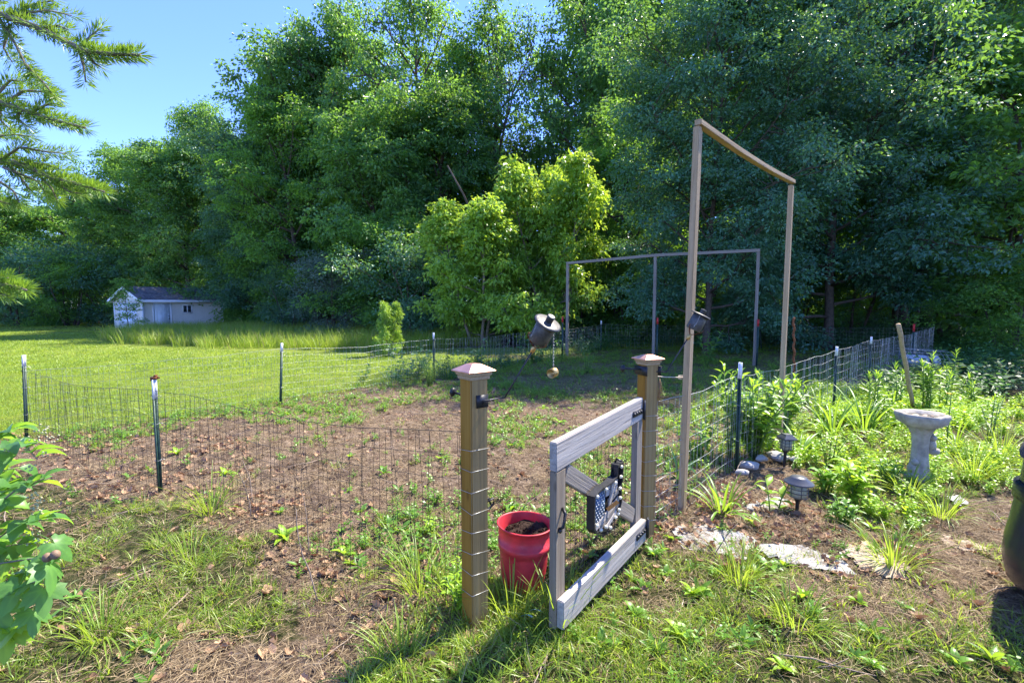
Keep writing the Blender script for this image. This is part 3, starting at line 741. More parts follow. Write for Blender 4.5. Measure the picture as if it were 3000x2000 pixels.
wire_fence([c_left, t2, c_gate + Vector((-.05, .0, 0))], [.80, .86, .95], 'near run of thin wire fence from the left corner to the copper-capped gate post', M['wire_old'], .052, 9, 1, rad=.0013)
wire_fence([c_left, t3, t4, Vector((.6, 13.2, 0)), t5], [.80, .88, .88, .87, .88], 'long run of wire fence between the lawn and the garden', M['wire'], .055, 9, 2, rad=.0013)
wire_fence([t5, t6, c_br], [.9, .9, .9], 'shaded back run of wire fence in front of the oaks', M['wire'], .09, 8, 3, rad=.0014)
wire_fence([p_right + Vector((.06, .06, 0)), t7, t8, t9, c_br], [.90, .93, .93, .93, .95], 'bright run of wire fence along the flower bed', M['wire'], .055, 9, 4, rad=.0014)

def tpost(p, h, label, tip='whitepaint', tiplen=.13, rz=0, lean=0, studs=True, w=1.0, clip=False, group='steel fence posts', leany=0):
    t = thing('fence_post', (p[0], p[1], gz1(p[0], p[1])), label, 'fence post', group)
    B = WM[t.name] @ Euler((leany, lean, rz)).to_matrix().to_4x4()
    g = Geo(); box(g, (0, 0, (h - tiplen) / 2 - .1), (.036 * w, .005 * w, h - tiplen + .2), B); box(g, (0, -.014 * w, (h - tiplen) / 2 - .1), (.005 * w, .026 * w, h - tiplen + .2), B)
    if studs:
        z = .12
        while z < h - .05: box(g, (0, .006, z), (.012, .01, .014), B); z += .055
    part('shaft', g, t, mat=M['greenpost'])
    g = Geo(); box(g, (0, 0, h - tiplen / 2), (.0365 * w, .0055 * w, tiplen), B); box(g, (0, -.014 * w, h - tiplen / 2), (.0055 * w, .0265 * w, tiplen), B)
    part('painted_tip', g, t, mat=M[tip])
    for z in (h * .3, h * .62, h * .86):
        g = Geo(); th = np.linspace(0, 2 * PI, 9); tube(g, [tuple(B @ Vector((math.cos(a) * .024, math.sin(a) * .018 - .006, z + .006 * math.sin(a)))) for a in th], .0018, 4)
        tube(g, [tuple(B @ Vector((.02, 0, z))), tuple(B @ Vector((.045, .01, z - .004)))], .0018, 4)
        part('wire_clip', g, t, mat=M['wire'])
    if clip:
        g = Geo(); box(g, (0, 0, h + .012), (.045, .03, .02), B); box(g, (.012, .0, h + .028), (.018, .022, .02), B); tube(g, [tuple(B @ Vector((-.03, 0, h - .01))), tuple(B @ Vector((0, .01, h + .03))), tuple(B @ Vector((.04, 0, h + .01)))], .006, 6)
        part('rusty_clip', g, t, mat=M['rust'])
    return t
tpost(c_left, .98, 'steel post with white tip at the left corner of the garden', rz=.5, lean=.03)
tpost(t2, .95, 'steel post with a rusty clip on its white tip, nearest the camera', rz=.2, clip=True, tiplen=.16)
tpost(t3, .97, 'steel post with white tip between the garden and the sunny lawn', rz=.4, lean=.05)
tpost(t4, 1.0, 'steel post beside the feathery dill at the bend of the lawn fence', rz=.3)
tpost(t5, 1.02, 'steel post with white tip in the back fence between the wooden frames', rz=0, w=1.3)
tpost(t6, 1.02, 'leaning steel post with white tip in the back fence right of the wooden frame', rz=0, lean=-.1, w=1.3)
tpost(t7, 1.05, 'steel post with white tip rising through the bushy white-leaved plant', rz=.8, tiplen=.15)
tpost(t8, .98, 'steel post with white tip behind the arching daylily leaves', rz=.8, lean=.02)
tpost(t9, 1.0, 'farthest steel post with white tip along the flower bed', rz=.8)

# ================================================================== GATE POSTS, GATE
def gate_post(p, h, cap_h, label, rz):
    t = thing('gate_post', (p[0], p[1], gz1(p[0], p[1]) - .02), label, 'gate post', 'wooden gate posts with copper caps')
    b0 = WM[t.name].translation.copy(); s = Vector((math.cos(rz), math.sin(rz), 0))
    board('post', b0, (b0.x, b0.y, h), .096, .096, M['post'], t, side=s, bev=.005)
    B = Matrix.Translation((b0.x, b0.y, h)) @ Matrix.Rotation(rz, 4, 'Z')
    def sq(z, r): return [(r, r, z), (-r, r, z), (-r, -r, z), (r, -r, z)]
    def loft(rings, mat, nm, top=True):
        g = Geo(); V = []
        for r_, z_ in rings: V += [tuple(B @ Vector(q)) for q in sq(z_, r_)]
        n = len(rings); q = [(i * 4 + k, i * 4 + (k + 1) % 4, i * 4 + 4 + (k + 1) % 4, i * 4 + 4 + k) for i in range(n - 1) for k in range(4)]
        q += [((n - 1) * 4, (n - 1) * 4 + 1, (n - 1) * 4 + 2, (n - 1) * 4 + 3), (3, 2, 1, 0)]
        g.add(V, q); o = part(nm, g, t, mat=mat); o.data.polygons.foreach_set('use_smooth', [False] * len(o.data.polygons)); return o
    w = loft([(.0485, -.012), (.055, -.008), (.055, .006), (.061, .010), (.063, .018), (.063, .026), (.050, .028)], M['tanwood'], 'cap_base')
    loft([(.076, .026), (.0765, .030), (.074, .033), (.030, cap_h - .004), (.022, cap_h), (.0, cap_h + .001)], M['copper'], 'copper_cap')
    return t
FD = Vector((p_right.x - c_gate.x, p_right.y - c_gate.y, 0)).normalized(); fa = math.atan2(FD.y, FD.x)
gp1 = gate_post(c_gate, 1.205, .062, 'brown square gate post with copper cap, standing by the red bucket', fa)
gp2 = gate_post(p_right, 1.165, .055, 'gate post with copper cap that carries the hinges of the gate', fa - .32)

# wires wrapped round the gate posts
def wraps(p, zs, owner, rz, r=.052):
    rg = random.Random(3)
    for z in zs:
        g = Geo(); L = []
        for (a, b_) in ((-1, -1.0), (1, -1), (1, 1)):
            v = Matrix.Rotation(rz, 3, 'Z') @ Vector((a * r, b_ * r, 0)); L.append((p[0] + v.x, p[1] + v.y, z + rg.uniform(-.01, .01)))
        tube(g, L, .0012, 4); part('wire_wrap', g, owner, mat=M['wire'])
wraps(c_gate, [.16 + .1 * k for k in range(8)], gp1, fa - PI / 2)
wraps(p_right, [.12 + .1 * k for k in range(8)], gp2, fa - PI / 2 - .32)

NT = P(1620, 1300, 2.12); FT = P(1876, 1156, 2.98)
def gate():
    n2 = Vector((NT.x, NT.y, 0)); f2 = Vector((FT.x, FT.y, 0)); X = (f2 - n2).normalized(); Nn = Vector((X.y, -X.x, 0))  # Nn faces the camera's right
    t = thing('garden_gate', (f2.x, f2.y, 0), 'weathered grey wooden gate standing ajar between the two posts', 'gate')
    zt0, zt1 = .925, .965; L = (f2 - n2).length
    rail_h = .137; th = .038
    def at(s, z, off=0): q = n2 + X * s + Nn * off; return Vector((q.x, q.y, z))
    board('top_rail', at(0, zt0 - rail_h / 2, .0), at(L, zt1 - rail_h / 2, .0), rail_h, th, M['greywood'], t)
    board('bottom_rail', at(.01, .185 - rail_h / 2, .038), at(L, .185 - rail_h / 2, .038), rail_h, th, M['greywood'], t)
    board('stile', at(.045, .04, -.0), at(.045, zt0 - rail_h - .001, -.0), .088, .037, M['greywood3'], t, side=X)
    board('stile', at(L - .045, .06, -.0), at(L - .045, zt1 - rail_h - .001, -.0), .088, .037, M['greywood2'], t, side=X)
    board('brace', at(.10, .76, -.002), at(L - .10, .235, -.002), .088, .034, M['greywood2'], t, side=(0, 0, 1))
    # wire infill
    g = Geo()
    k = .1
    while k < L - .09: tube(g, [at(k, .05, -.045), at(k + .004, .5, -.045), at(k, .9, -.045)], .0012, 3, cap=False); k += .05
    for h in range(1, 9): tube(g, [at(.02, .05 + h * .1, -.044), at(L - .02, .05 + h * .1, -.044)], .0012, 3, cap=False)
    part('wire_infill', g, t, mat=M['wire_old'])
    # hinges
    for z in (.885, .13):
        g = Geo(); BB = Matrix((X, Nn, Vector((0, 0, 1)))).transposed().to_4x4(); BB.translation = at(L - .03, z, .022 if z > .5 else .060)
        box(g, (-.06, 0, 0), (.16, .005, .035), BB); lathe(g, [(0, -.06), (.009, -.06), (.009, .06), (0, .06)], 10, BB @ Matrix.Translation((.03, .006, 0)))
        box(g, (.05, -.002, 0), (.035, .005, .12), BB)
        for q in (-.12, -.085, -.05, -.015): lathe(g, [(.009, 0), (.008, .006), (.004, .009), (0, .009)], 8, BB @ Matrix.Translation((q, .002, 0)) @ Matrix.Rotation(-PI / 2, 4, 'X'))
        part('hinge', g, t, mat=M['black'])
    # latch bar
    g = Geo(); p = at(.035, .56, .020); BB = Matrix((X, Nn, Vector((0, 0, 1)))).transposed().to_4x4(); BB.translation = p
    tube(g, [BB @ Vector((-.01, .0, -.045)), BB @ Vector((-.01, .022, -.03)), BB @ Vector((.01, .022, .025)), BB @ Vector((.02, .0, .045))], .008, 8)
    lathe(g, [(0, 0), (.012, .003), (.012, .012), (0, .014)], 10, BB @ Matrix.Translation((-.01, .0, -.05)) @ Matrix.Rotation(-PI / 2, 4, 'X'))
    part('latch_bar', g, t, mat=M['black'])
    return X, Nn, n2, L, at
GXd, GNn, GN2, GLen, gat = gate()
g = Geo()
q = c_gate + Vector((FD.x, FD.y, 0)) * .048
BB = Matrix.Translation((q.x, q.y, .565)) @ Matrix.Rotation(fa, 4, 'Z')
box(g, (.004, 0, 0), (.008, .05, .075), BB); tube(g, [BB @ Vector((.01, -.02, .02)), BB @ Vector((.045, -.025, .03)), BB @ Vector((.055, -.02, .0)), BB @ Vector((.03, -.015, -.02)), BB @ Vector((.01, -.01, -.015))], .006, 7)
tube(g, [BB @ Vector((.01, .02, .01)), BB @ Vector((.05, .02, .015)), BB @ Vector((.06, .01, -.02))], .005, 7)
setp(part('gate_catch', g, mat=M['black']), 'black metal gate catch screwed to the post by the bucket', 'latch')

# ---- decorative lighted panel hung on the gate
def sign():
    o = gat(.47, .495, .065); Xs, Ns = GXd, GNn
    t = thing('marquee_sign', o, 'black-rimmed decoration with blue star field, pale wood slats and small bulbs on the gate', 'sign')
    B = Matrix((Xs, Vector((0, 0, 1)), Ns)).transposed().to_4x4(); B.translation = o; B = B @ Matrix.Diagonal((.96, .78, .62, 1))   # local x along gate, y up, z towards the viewer's right
    out = [(-.20, .13), (-.20, -.09), (-.17, -.13), (-.05, -.165), (-.04, -.20), (.02, -.20), (.03, -.155), (.12, -.135), (.16, -.05), (.155, .02), (.15, .08), (.17, .10), (.175, .235), (.10, .235), (.095, .16), (.02, .145), (-.05, .145), (-.10, .15)]
    n = len(out); g = Geo(); V = []
    inn = [(x * .94, y * .93) for x, y in out]
    for ring, z in ((out, -.055), (out, .016), (inn, .016), (inn, -.03)): V += [tuple(B @ Vector((x, y, z))) for x, y in ring]
    q = [(r * n + i, r * n + (i + 1) % n, (r + 1) * n + (i + 1) % n, (r + 1) * n + i) for r in range(3) for i in range(n)]
    g.add(V, q); ri = part('rim', g, t, mat=M['black']); ri.data.polygons.foreach_set('use_smooth', [False] * len(ri.data.polygons))
    g = Geo(); prism(g, inn, -.035, -.028, B); part('back_plate', g, t, mat=M['black'])
    m = bpy.data.materials.new('star_field'); m.use_nodes = True; nn, ll = m.node_tree.nodes, m.node_tree.links; bs = nn['Principled BSDF']
    bs.inputs['Base Color'].default_value = (.03, .075, .15, 1); bs.inputs['Roughness'].default_value = .5
    g = Geo(); box(g, (-.11, .02, -.012), (.13, .21, .012), B); part('star_field', g, t, mat=m)
    g = Geo()
    for r in range(9):
        for c in range(5 if r % 2 == 0 else 4):
            cx, cy = -.165 + c * .027 + (0 if r % 2 == 0 else .0135), .105 - r * .0215
            st = [(cx + (.0085 if k % 2 == 0 else .0036) * math.sin(k * PI / 5), cy + (.0085 if k % 2 == 0 else .0036) * math.cos(k * PI / 5)) for k in range(10)]
            prism(g, st[::-1], -.0055, -.003, B)
    part('star', g, t, mat=plain('star_print', (.42, .46, .50), .6, var=.1))['kind'] = 'stuff'
    sl = [((-.03, .12), (.13, .10), .032, 'greywood'), ((-.03, .075), (.125, .06), .03, 'greywood'), ((.0, .01), (.14, .035), .032, 'greywood2'),
          ((-.16, -.105), (.14, -.02), .030, 'greywood'), ((-.12, -.13), (.14, -.055), .028, 'greywood2'), ((-.03, -.155), (.10, -.10), .026, 'greywood'),
          ((-.02, -.09), (.05, .13), .026, 'greywood'), ((-.03, -.03), (-.03, .12), .02, 'tanwood')]
    for k, (a, b_, w, mm) in enumerate(sl):
        board('slat', B @ Vector((*a, -.016 + k * .003)), B @ Vector((*b_, -.016 + k * .003)), w, .008, M[mm], t, side=B.to_3x3() @ Vector((0, 1, 0)), bev=.0015)
    mb = plain('bulb_glass', (.75, .72, .6), .25, 0, .6, .05, 10, 0, .3)
    for (x, y) in [(-.17, .12), (-.17, -.07), (-.12, -.125), (-.06, -.13), (.0, -.165), (.07, -.125), (.115, -.09), (.13, -.01), (.125, .06), (.135, .14), (.14, .21), (.06, .125), (-.06, .125), (.105, -.115)]:
        g = Geo(); lathe(g, [(.0, 0), (.0105, .004), (.0125, .014), (.009, .024), (0, .028)], 12, B @ Matrix.Translation((x, y, .004))); part('bulb', g, t, mat=mb)
    for nm, xx in (('hook', .1375),):
        g = Geo(); tube(g, [B @ Vector((xx, .235, -.04)), B @ Vector((xx, .262, -.03)), B @ Vector((xx, .25, .02))], .006, 8); part('hook', g, t, mat=M['black'])
sign()

# ================================================================== TORCHES
def torch(plate, bolt, knee, ferr, axis, cup_at, label, nrm, clamp_wide, s=1.0):
    t = thing('oil_torch', plate, label, 'torch', 'tilted oil-can torches clamped to the gate posts')
    plate, bolt, knee, ferr = map(Vector, (plate, bolt, knee, ferr)); ax = Vector(axis).normalized()
    B = Matrix.Translation(plate) @ Matrix.Rotation(math.atan2(nrm[1], nrm[0]), 4, 'Z')
    g = Geo()
    box(g, (.003, 0, 0), (.005, clamp_wide, .06), B); part('clamp_plate', g, t, mat=M['black']); g = Geo(); box(g, (-.105, 0, 0), (.005, clamp_wide, .06), B)
    part('clamp_plate', g, t, mat=M['black'])
    g = Geo(); tube(g, [bolt, bolt.lerp(plate - Vector((nrm[0], nrm[1], 0)) * .1, .95)], .006, 8); ko = (bolt - plate).normalized(); K = ko.to_track_quat('Z', 'Y').to_matrix().to_4x4(); K.translation = bolt
    lathe(g, [(0, -.01), (.016, -.008), (.022, -.002), (.022, .006), (.012, .014), (0, .015)], 10, K, wob=lambda a, z: 1 + .12 * math.cos(5 * a)); part('clamp_bolt', g, t, mat=M['black'])
    g = Geo(); tube(g, [plate + Vector((.0, 0, -.018)), plate + Vector((.012, -.012, .004)), plate.lerp(knee, .5), knee, knee.lerp(ferr, .02), ferr], .0042, 8); part('arm', g, t, mat=M['black'])
    Q = ax.to_track_quat('Z', 'Y').to_matrix().to_4x4(); Q.translation = ferr
    g = Geo(); lathe(g, [(0, -.03), (.006, -.03), (.012, -.012), (.012, .004), (.005, .02), (0, .02)], 12, Q); part('ferrule', g, t, mat=M['brass'])
    h0 = .045 * s; can_r, can_h = .044 * s, .098 * s
    g = Geo()
    for k in range(3):
        a = k * 2.094 + .4; e = Vector((math.cos(a), math.sin(a), 0))
        tube(g, [Q @ Vector((0, 0, .01)), Q @ (e * .03 * s + Vector((0, 0, h0 * .7))), Q @ (e * (can_r + .006) + Vector((0, 0, h0 + .006))), Q @ (e * (can_r + .012) + Vector((0, 0, h0 + .022))), Q @ (e * (can_r + .004) + Vector((0, 0, h0 + .026)))], .0028, 6)
    part('cradle', g, t, mat=M['rust'])
    g = Geo(); lathe(g, [(0, h0), (can_r * .96, h0), (can_r, h0 + .004), (can_r, h0 + can_h * .97), (can_r * .9, h0 + can_h), (0, h0 + can_h)], 28, Q); part('canister', g, t, mat=M['tin'])
    g = Geo(); lathe(g, [(0, h0 + can_h), (can_r * 1.38, h0 + can_h - .004), (can_r * 1.40, h0 + can_h), (can_r * 1.2, h0 + can_h + .005), (0, h0 + can_h + .009)], 32, Q); part('lid', g, t, mat=M['tin'])
    g = Geo(); z1 = h0 + can_h; lathe(g, [(.016 * s, z1), (.016 * s, z1 + .028), (.0175 * s, z1 + .03), (.0175 * s, z1 + .038), (.012 * s, z1 + .039), (0, z1 + .034)], 16, Q); part('wick_holder', g, t, mat=M['tin'])
    # chain and snuffer cup
    if cup_at is not None:
        st = Q @ Vector((can_r + .014, -.01, h0 + .03)) if True else None
        cup = Vector(cup_at); st = Vector((cup.x, cup.y, cup.z + .17)); n = 22
        g = Geo()
        for k in range(n):
            p = st.lerp(cup, k / n); th = np.linspace(0, 2 * PI, 7); a = (k % 2) * PI / 2
            tube(g, [(p.x + math.cos(q) * .0028 * math.cos(a), p.y + math.cos(q) * .0028 * math.sin(a), p.z + math.sin(q) * .0055) for q in th], .0009, 4, cap=False)
        part('chain', g, t, mat=M['wire'])
        CQ = Vector((-.55, -.72, -.15)).normalized().to_track_quat('Z', 'Y').to_matrix().to_4x4(); CQ.translation = cup - Vector((0, 0, .02))
        g = Geo(); lathe(g, [(0, -.018), (.02, -.018), (.022, -.014), (.023, .022), (.021, .022), (.019, -.01), (0, -.011)], 20, CQ); part('snuffer_cup', g, t, mat=M['brass'])
    g = Geo(); n = 16
    a0, a1 = Q @ Vector((-can_r * 1.3, .01, h0 + can_h - .01)), Q @ Vector((-can_r * 1.15, .01, h0 + .02))
    for k in range(n):
        p = a0.lerp(a1, k / n); p.z -= .01 * math.sin(PI * k / n); th = np.linspace(0, 2 * PI, 7); a = (k % 2) * PI / 2
        tube(g, [(p.x + math.cos(q) * .0026 * math.cos(a), p.y + math.cos(q) * .0026 * math.sin(a), p.z + math.sin(q) * .005) for q in th], .0009, 4, cap=False)
    part('chain', g, t, mat=M['wire'])
PN = Vector((FD.y, -FD.x, 0))
pl = Vector((c_gate.x, c_gate.y, 0)) + PN * .050 + FD * .012; pl.z = P(1415, 1157, 2.37).z
torch(pl, P(1328, 1148, 2.30), P(1479, 1164, 2.33), P(1563, 1022, 2.31), (.40, -.42, .80), P(1621, 1079, 2.27), 'oil torch over the garden, clamped to the post by the bucket, snuffer cup hanging', PN, .066, 1.12)
n2r = Matrix.Rotation(-.32, 3, 'Z') @ (-FD)
pl2 = Vector((p_right.x, p_right.y, 0)) + n2r * .050; pl2.z = P(1880, 1085, 3.1).z
torch(pl2, P(1825, 1079, 3.06), P(1952, 1090, 3.08), P(2019, 985, 3.1), (.42, -.12, .88), None, 'oil torch on the hinge post, its can partly behind the tall wooden frame', n2r, .13, 1.08)

# ================================================================== TALL WOODEN FRAMES
def frame(pts, zs, label, mat, w=.038, sag=0):
    t = thing('tall_trellis', (pts[0][0], pts[0][1], 0), label, 'trellis', 'tall slender wooden trellis frames')
    tops = []
    for k, ((x, y), z, (dx, dy)) in enumerate(zip(pts, zs, [(0, 0)] * len(pts))):
        nx_ = pts[min(k + 1, len(pts) - 1)]; pv = pts[max(k - 1, 0)]; d = Vector((nx_[0] - pv[0], nx_[1] - pv[1], 0)).normalized()
        board('upright', (x, y, -.05), (x, y, z), w, w, mat, t, side=d, bev=.003)
    for k in range(len(pts) - 1):
        (a, b_), (c, d) = pts[k], pts[k + 1]; v = Vector((c - a, d - b_, 0)).normalized() * w * .5
        board('top_bar', (a - v.x, b_ - v.y, zs[k] + w / 2 + .001), (c + v.x, d + v.y, zs[k + 1] + w / 2 + .001), w, w * 1.3, mat, t, bev=.003, sag=sag, seg=12)
    return t
fb1 = G(1988, 1498); ft1 = P(2052, 372, fb1.y)
fp2 = P(2300, 1130, 5.1); ft2 = P(2321, 532, 5.1)
t = thing('tall_trellis', (fb1.x, fb1.y, 0), 'tall tan wooden frame with a sagging top bar beside the hinge post', 'trellis', 'tall slender wooden trellis frames')
fd = (Vector((ft2.x, ft2.y, 0)) - Vector((ft1.x, ft1.y, 0))).normalized()
board('upright', (fb1.x + .02, fb1.y, -.05), (ft1.x - .02, ft1.y, ft1.z), .045, .045, M['tanwood'], t, side=fd, bev=.003)
board('upright', (fb1.x + .02 + fd.x * .034, fb1.y + fd.y * .034, -.05), (ft1.x - .02 + fd.x * .034, ft1.y + fd.y * .034, ft1.z - .02), .022, .036, M['tanwood'], t, side=fd, bev=.002)
board('upright', (ft2.x - .02, 5.1, -.05), (ft2.x - .01, 5.1, ft2.z - .04), .05, .045, M['tanwood'], t, side=fd, bev=.003)
board('top_bar', (ft1.x - .03, ft1.y - .03, ft1.z + .022), (ft2.x + .02, ft2.y + .02, ft2.z), .040, .05, M['tanwood'], t, bev=.003, sag=.025, seg=14)
bx = [(UX(1662, 14.6), 14.6), (UX(1916, 13.3), 13.3), (UX(2214, 12.2), 12.2)]
frame(bx, [P(1665, 775, 14.6).z, P(1915, 752, 13.3).z, P(2215, 738, 12.2).z], 'far grey wooden frame with three uprights at the back of the garden', M['greywood2'], .075)
tg = Geo()   # rope from hinge post to frame
a, b_ = P(1905, 1100, 3.1), P(2006, 1105, 3.58)
tube(tg, [a.lerp(b_, k / 8) - Vector((0, 0, .004 * math.sin(PI * k / 8))) for k in range(9)], .004, 6)
for z in (-.01, .0, .008): th = np.linspace(0, 2 * PI, 12); tube(tg, [(b_.x - .01 + .036 * math.cos(q), b_.y + .036 * math.sin(q), b_.z + z) for q in th], .0035, 6)
setp(part('rope', tg, mat=M['rope']), 'pale rope tied from the hinge post to the tall wooden frame', 'rope')
tg = Geo(); a = P(1932, 1103, 3.22); rg = random.Random(5)
for k in range(40):
    tube(tg, [a, (a.x + rg.gauss(0, .01), a.y + rg.gauss(0, .01), a.z - .09), (a.x + rg.gauss(-.015, .025), a.y + rg.gauss(0, .02), a.z - rg.uniform(.12, .2))], .0011, 3)
setp(part('straw_tassel', tg, mat=M['straw']), 'frayed straw tassel hanging from the rope', 'tassel')
# red-tipped dark posts
for (u, d, vt, w_, lab) in ((1648, 14.2, 926, 1.3, 'dark post with red tip beside the first upright of the far frame'), (1926, 13.2, 928, 1.3, 'dark post with red tip beside the middle upright of the far frame'),
                            (2221, 12.1, 936, 1.4, 'dark post with red tip beside the last upright of the far frame'), (2641, 11.8, 966, 1.2, 'dark post with red tip just behind the leaning stake'), (2678, 11.2, 948, 1.2, 'dark post with red tip standing by the white pail')):
    h = P(u, vt, d).z; tpost((UX(u, d), d), h, lab, 'redpaint', .18, 0, 0, False, w_, group='red-tipped dark posts')
# rusty twisted rod
g = Geo(); p0, p1 = P(2333, 1100, 6.6), P(2325, 930, 6.6); p0.z = 0
tube(g, [tuple(p0.lerp(p1, k / 40) + Vector((.008 * math.sin(k * 1.3), .008 * math.cos(k * 1.3), 0))) for k in range(41)], [.012 + .004 * (k % 2) for k in range(41)], 6)
setp(part('rusty_rod', g, mat=M['rust']), 'rusty knotted rod standing upright behind the tall frame', 'rod')
# leaning round stake
g = Geo(); p0, p1 = P(2662, 1120, 6.4), P(2632, 950, 6.1); p0 = p0 + (p0 - p1) * .45
tube(g, [tuple(p0.lerp(p1, k / 8) + Vector((.006 * math.sin(k * 2), 0, 0))) for k in range(9)] + [tuple(p1 + Vector((-.002, 0, .008)))], [.026] * 9 + [.012], 12)
setp(part('wooden_stake', g, mat=M['tanwood']), 'round wooden stake leaning left above the flower bed', 'stake')

# ================================================================== BUCKET
def bucket():
    c = P(1532, 1530, 2.56); r1, r0, h = .148, .118, c.z
    t = thing('red_bucket', (c.x, c.y, 0), 'red plastic bucket of dark soil between the gate posts', 'bucket')
    B = Matrix.Translation((c.x, c.y, 0)) @ Matrix.Rotation(R(2), 4, 'Y')
    rr = lambda z: r0 + (r1 - r0) * z / h
    g = Geo(); zs = [.0, .02, .1, .18, h * .60, h * .61, h * .72, h * .73, h - .035, h - .012]
    prof = [(0, .004), (r0 * .97, .0)] + [(rr(z), z) for z in zs[1:4]] + [(rr(h * .60), h * .60), (rr(h * .6) + .006, h * .605), (rr(h * .72) + .006, h * .72), (rr(h * .72), h * .725), (rr(h - .035), h - .035), (rr(h), h - .008), (rr(h) + .006, h - .006), (rr(h) + .006, h), (rr(h) - .001, h + .002), (rr(h) - .004, h - .004), (rr(h * .5) - .004, h * .5), (r0 - .004, .01)]
    lathe(g, prof, 48, B, wob=lambda a, z: 1 + .012 * math.cos(2 * a + .6) + .006 * math.sin(3 * a)); part('shell', g, t, mat=M['red'])
    g = Geo(); n = 20; V = [tuple(B @ Vector((0, 0, h - .055)))]; T = []; rg = random.Random(1)
    for a in range(1, 9):
        for k in range(36):
            q = 2 * PI * k / 36; r = (rr(h - .06) - .006) * a / 8; z = h - .085 + .035 * fbm(np.array([r * 14 * math.cos(q)]), np.array([r * 14 * math.sin(q)]), 4)[0] * 1.6 + .02 * math.cos(q) * a / 8 + rg.uniform(-.003, .003)
            V.append(tuple(B @ Vector((r * math.cos(q), r * math.sin(q), z))))
    T = [(0, 1 + k, 1 + (k + 1) % 36) for k in range(36)]; Q = [(1 + a * 36 + k, 1 + (a + 1) * 36 + k, 1 + (a + 1) * 36 + (k + 1) % 36, 1 + a * 36 + (k + 1) % 36) for a in range(7) for k in range(36)]
    g.add(V, Q, T)
    for k in range(260):
        q, r = rg.uniform(0, 6.28), (rr(h - .06) - .02) * math.sqrt(rg.random()); s = rg.uniform(.003, .008)
        lathe(g, [(0, -s), (s, 0), (0, s)], 5, B @ Matrix.Translation((r * math.cos(q), r * math.sin(q), h - .06 + .016 * rg.random() + .02 * math.cos(q) * r / r1)))
    part('soil', g, t, mat=M['soilpot'])
bucket()

# ================================================================== BIRD BATH
def birdbath():
    c = G(2690, 1398); H = P(2690, 1212, c.y).z + .01
    t = thing('bird_bath', (c.x, c.y, 0), 'weathered concrete bird bath with lumpy basin and critter figures on its stem', 'bird bath')
    B = Matrix.Translation((c.x, c.y, 0)) @ Matrix.Rotation(.4, 4, 'Z')
    wob = lambda a, z: 1 + .055 * math.cos(6 * a + .5) + .03 * math.cos(3 * a + 1) + .02 * math.sin(11 * a)
    g = Geo(); R0 = .182
    lathe(g, [(.075, H - .16), (.10, H - .13), (.17, H - .085), (R0 * .97, H - .05), (R0 * 1.02, H - .025), (R0, H - .004), (R0 * .93, H), (R0 * .80, H - .008), (R0 * .72, H - .03), (R0 * .5, H - .045), (0, H - .05)], 54, B, wob=wob)
    part('basin', g, t, mat=M['concrete'])
    g = Geo(); fl = lambda a, z: 1 + .06 * math.cos(9 * a + 6 * z) + .05 * math.sin(4 * a + 3)
    lathe(g, [(0, -.03), (.11, -.03), (.105, .03), (.078, .07), (.066, .16), (.060, .28), (.068, H - .2), (.09, H - .15), (.105, H - .125)], 40, B, wob=fl); part('pedestal', g, t, mat=M['concrete'])
    g = Geo(); lathe(g, [(0, H - .027), (R0 * .70, H - .027)], 40, B, wob=wob); part('water', g, t, mat=M['water'])
    def blob(g, c, r, sx=1, sy=1, sz=1):
        lathe(g, [(r * math.sin(PI * k / 10), -r * math.cos(PI * k / 10)) for k in range(11)], 14, Matrix.Translation(c) @ Matrix.Diagonal((sx, sy, sz, 1)), wob=lambda a, z: 1 + .07 * math.sin(3 * a + z * 60))
    for nm, off, sg, z in (('squirrel_figure', Vector((.085, -.01, .30)), 1, 0), ('rabbit_figure', Vector((-.085, -.035, .09)), -1, 0)):
        g = Geo(); q = Vector((c.x, c.y, 0)) + off
        blob(g, q, .05, .85, .8, 1.3); blob(g, q + Vector((sg * .025, -.01, -.055)), .042, 1.2, .8, .8); blob(g, q + Vector((-sg * .0, -.02, .068)), .028, 1, 1, 1)
        blob(g, q + Vector((sg * .05, .0, -.045)), .022, 1.6, .8, .7); blob(g, q + Vector((0, -.015, .098)), .009, 1, 1, 1.6)
        part(nm, g, t, mat=M['concrete'])
    g = Geo()
    for (x, y, s) in ((-.06, .02, .03), (-.02, -.03, .022), (.03, -.01, .018), (-.09, -.02, .02), (.05, -.05, .016)):
        blob(g, B @ Vector((x, y, H - .024)), s, 1, .8, .5)
    setp(part('pebble', g, mat=M['pebble']), 'small tan pebbles lying in the water of the bird bath', kind='stuff')
birdbath()

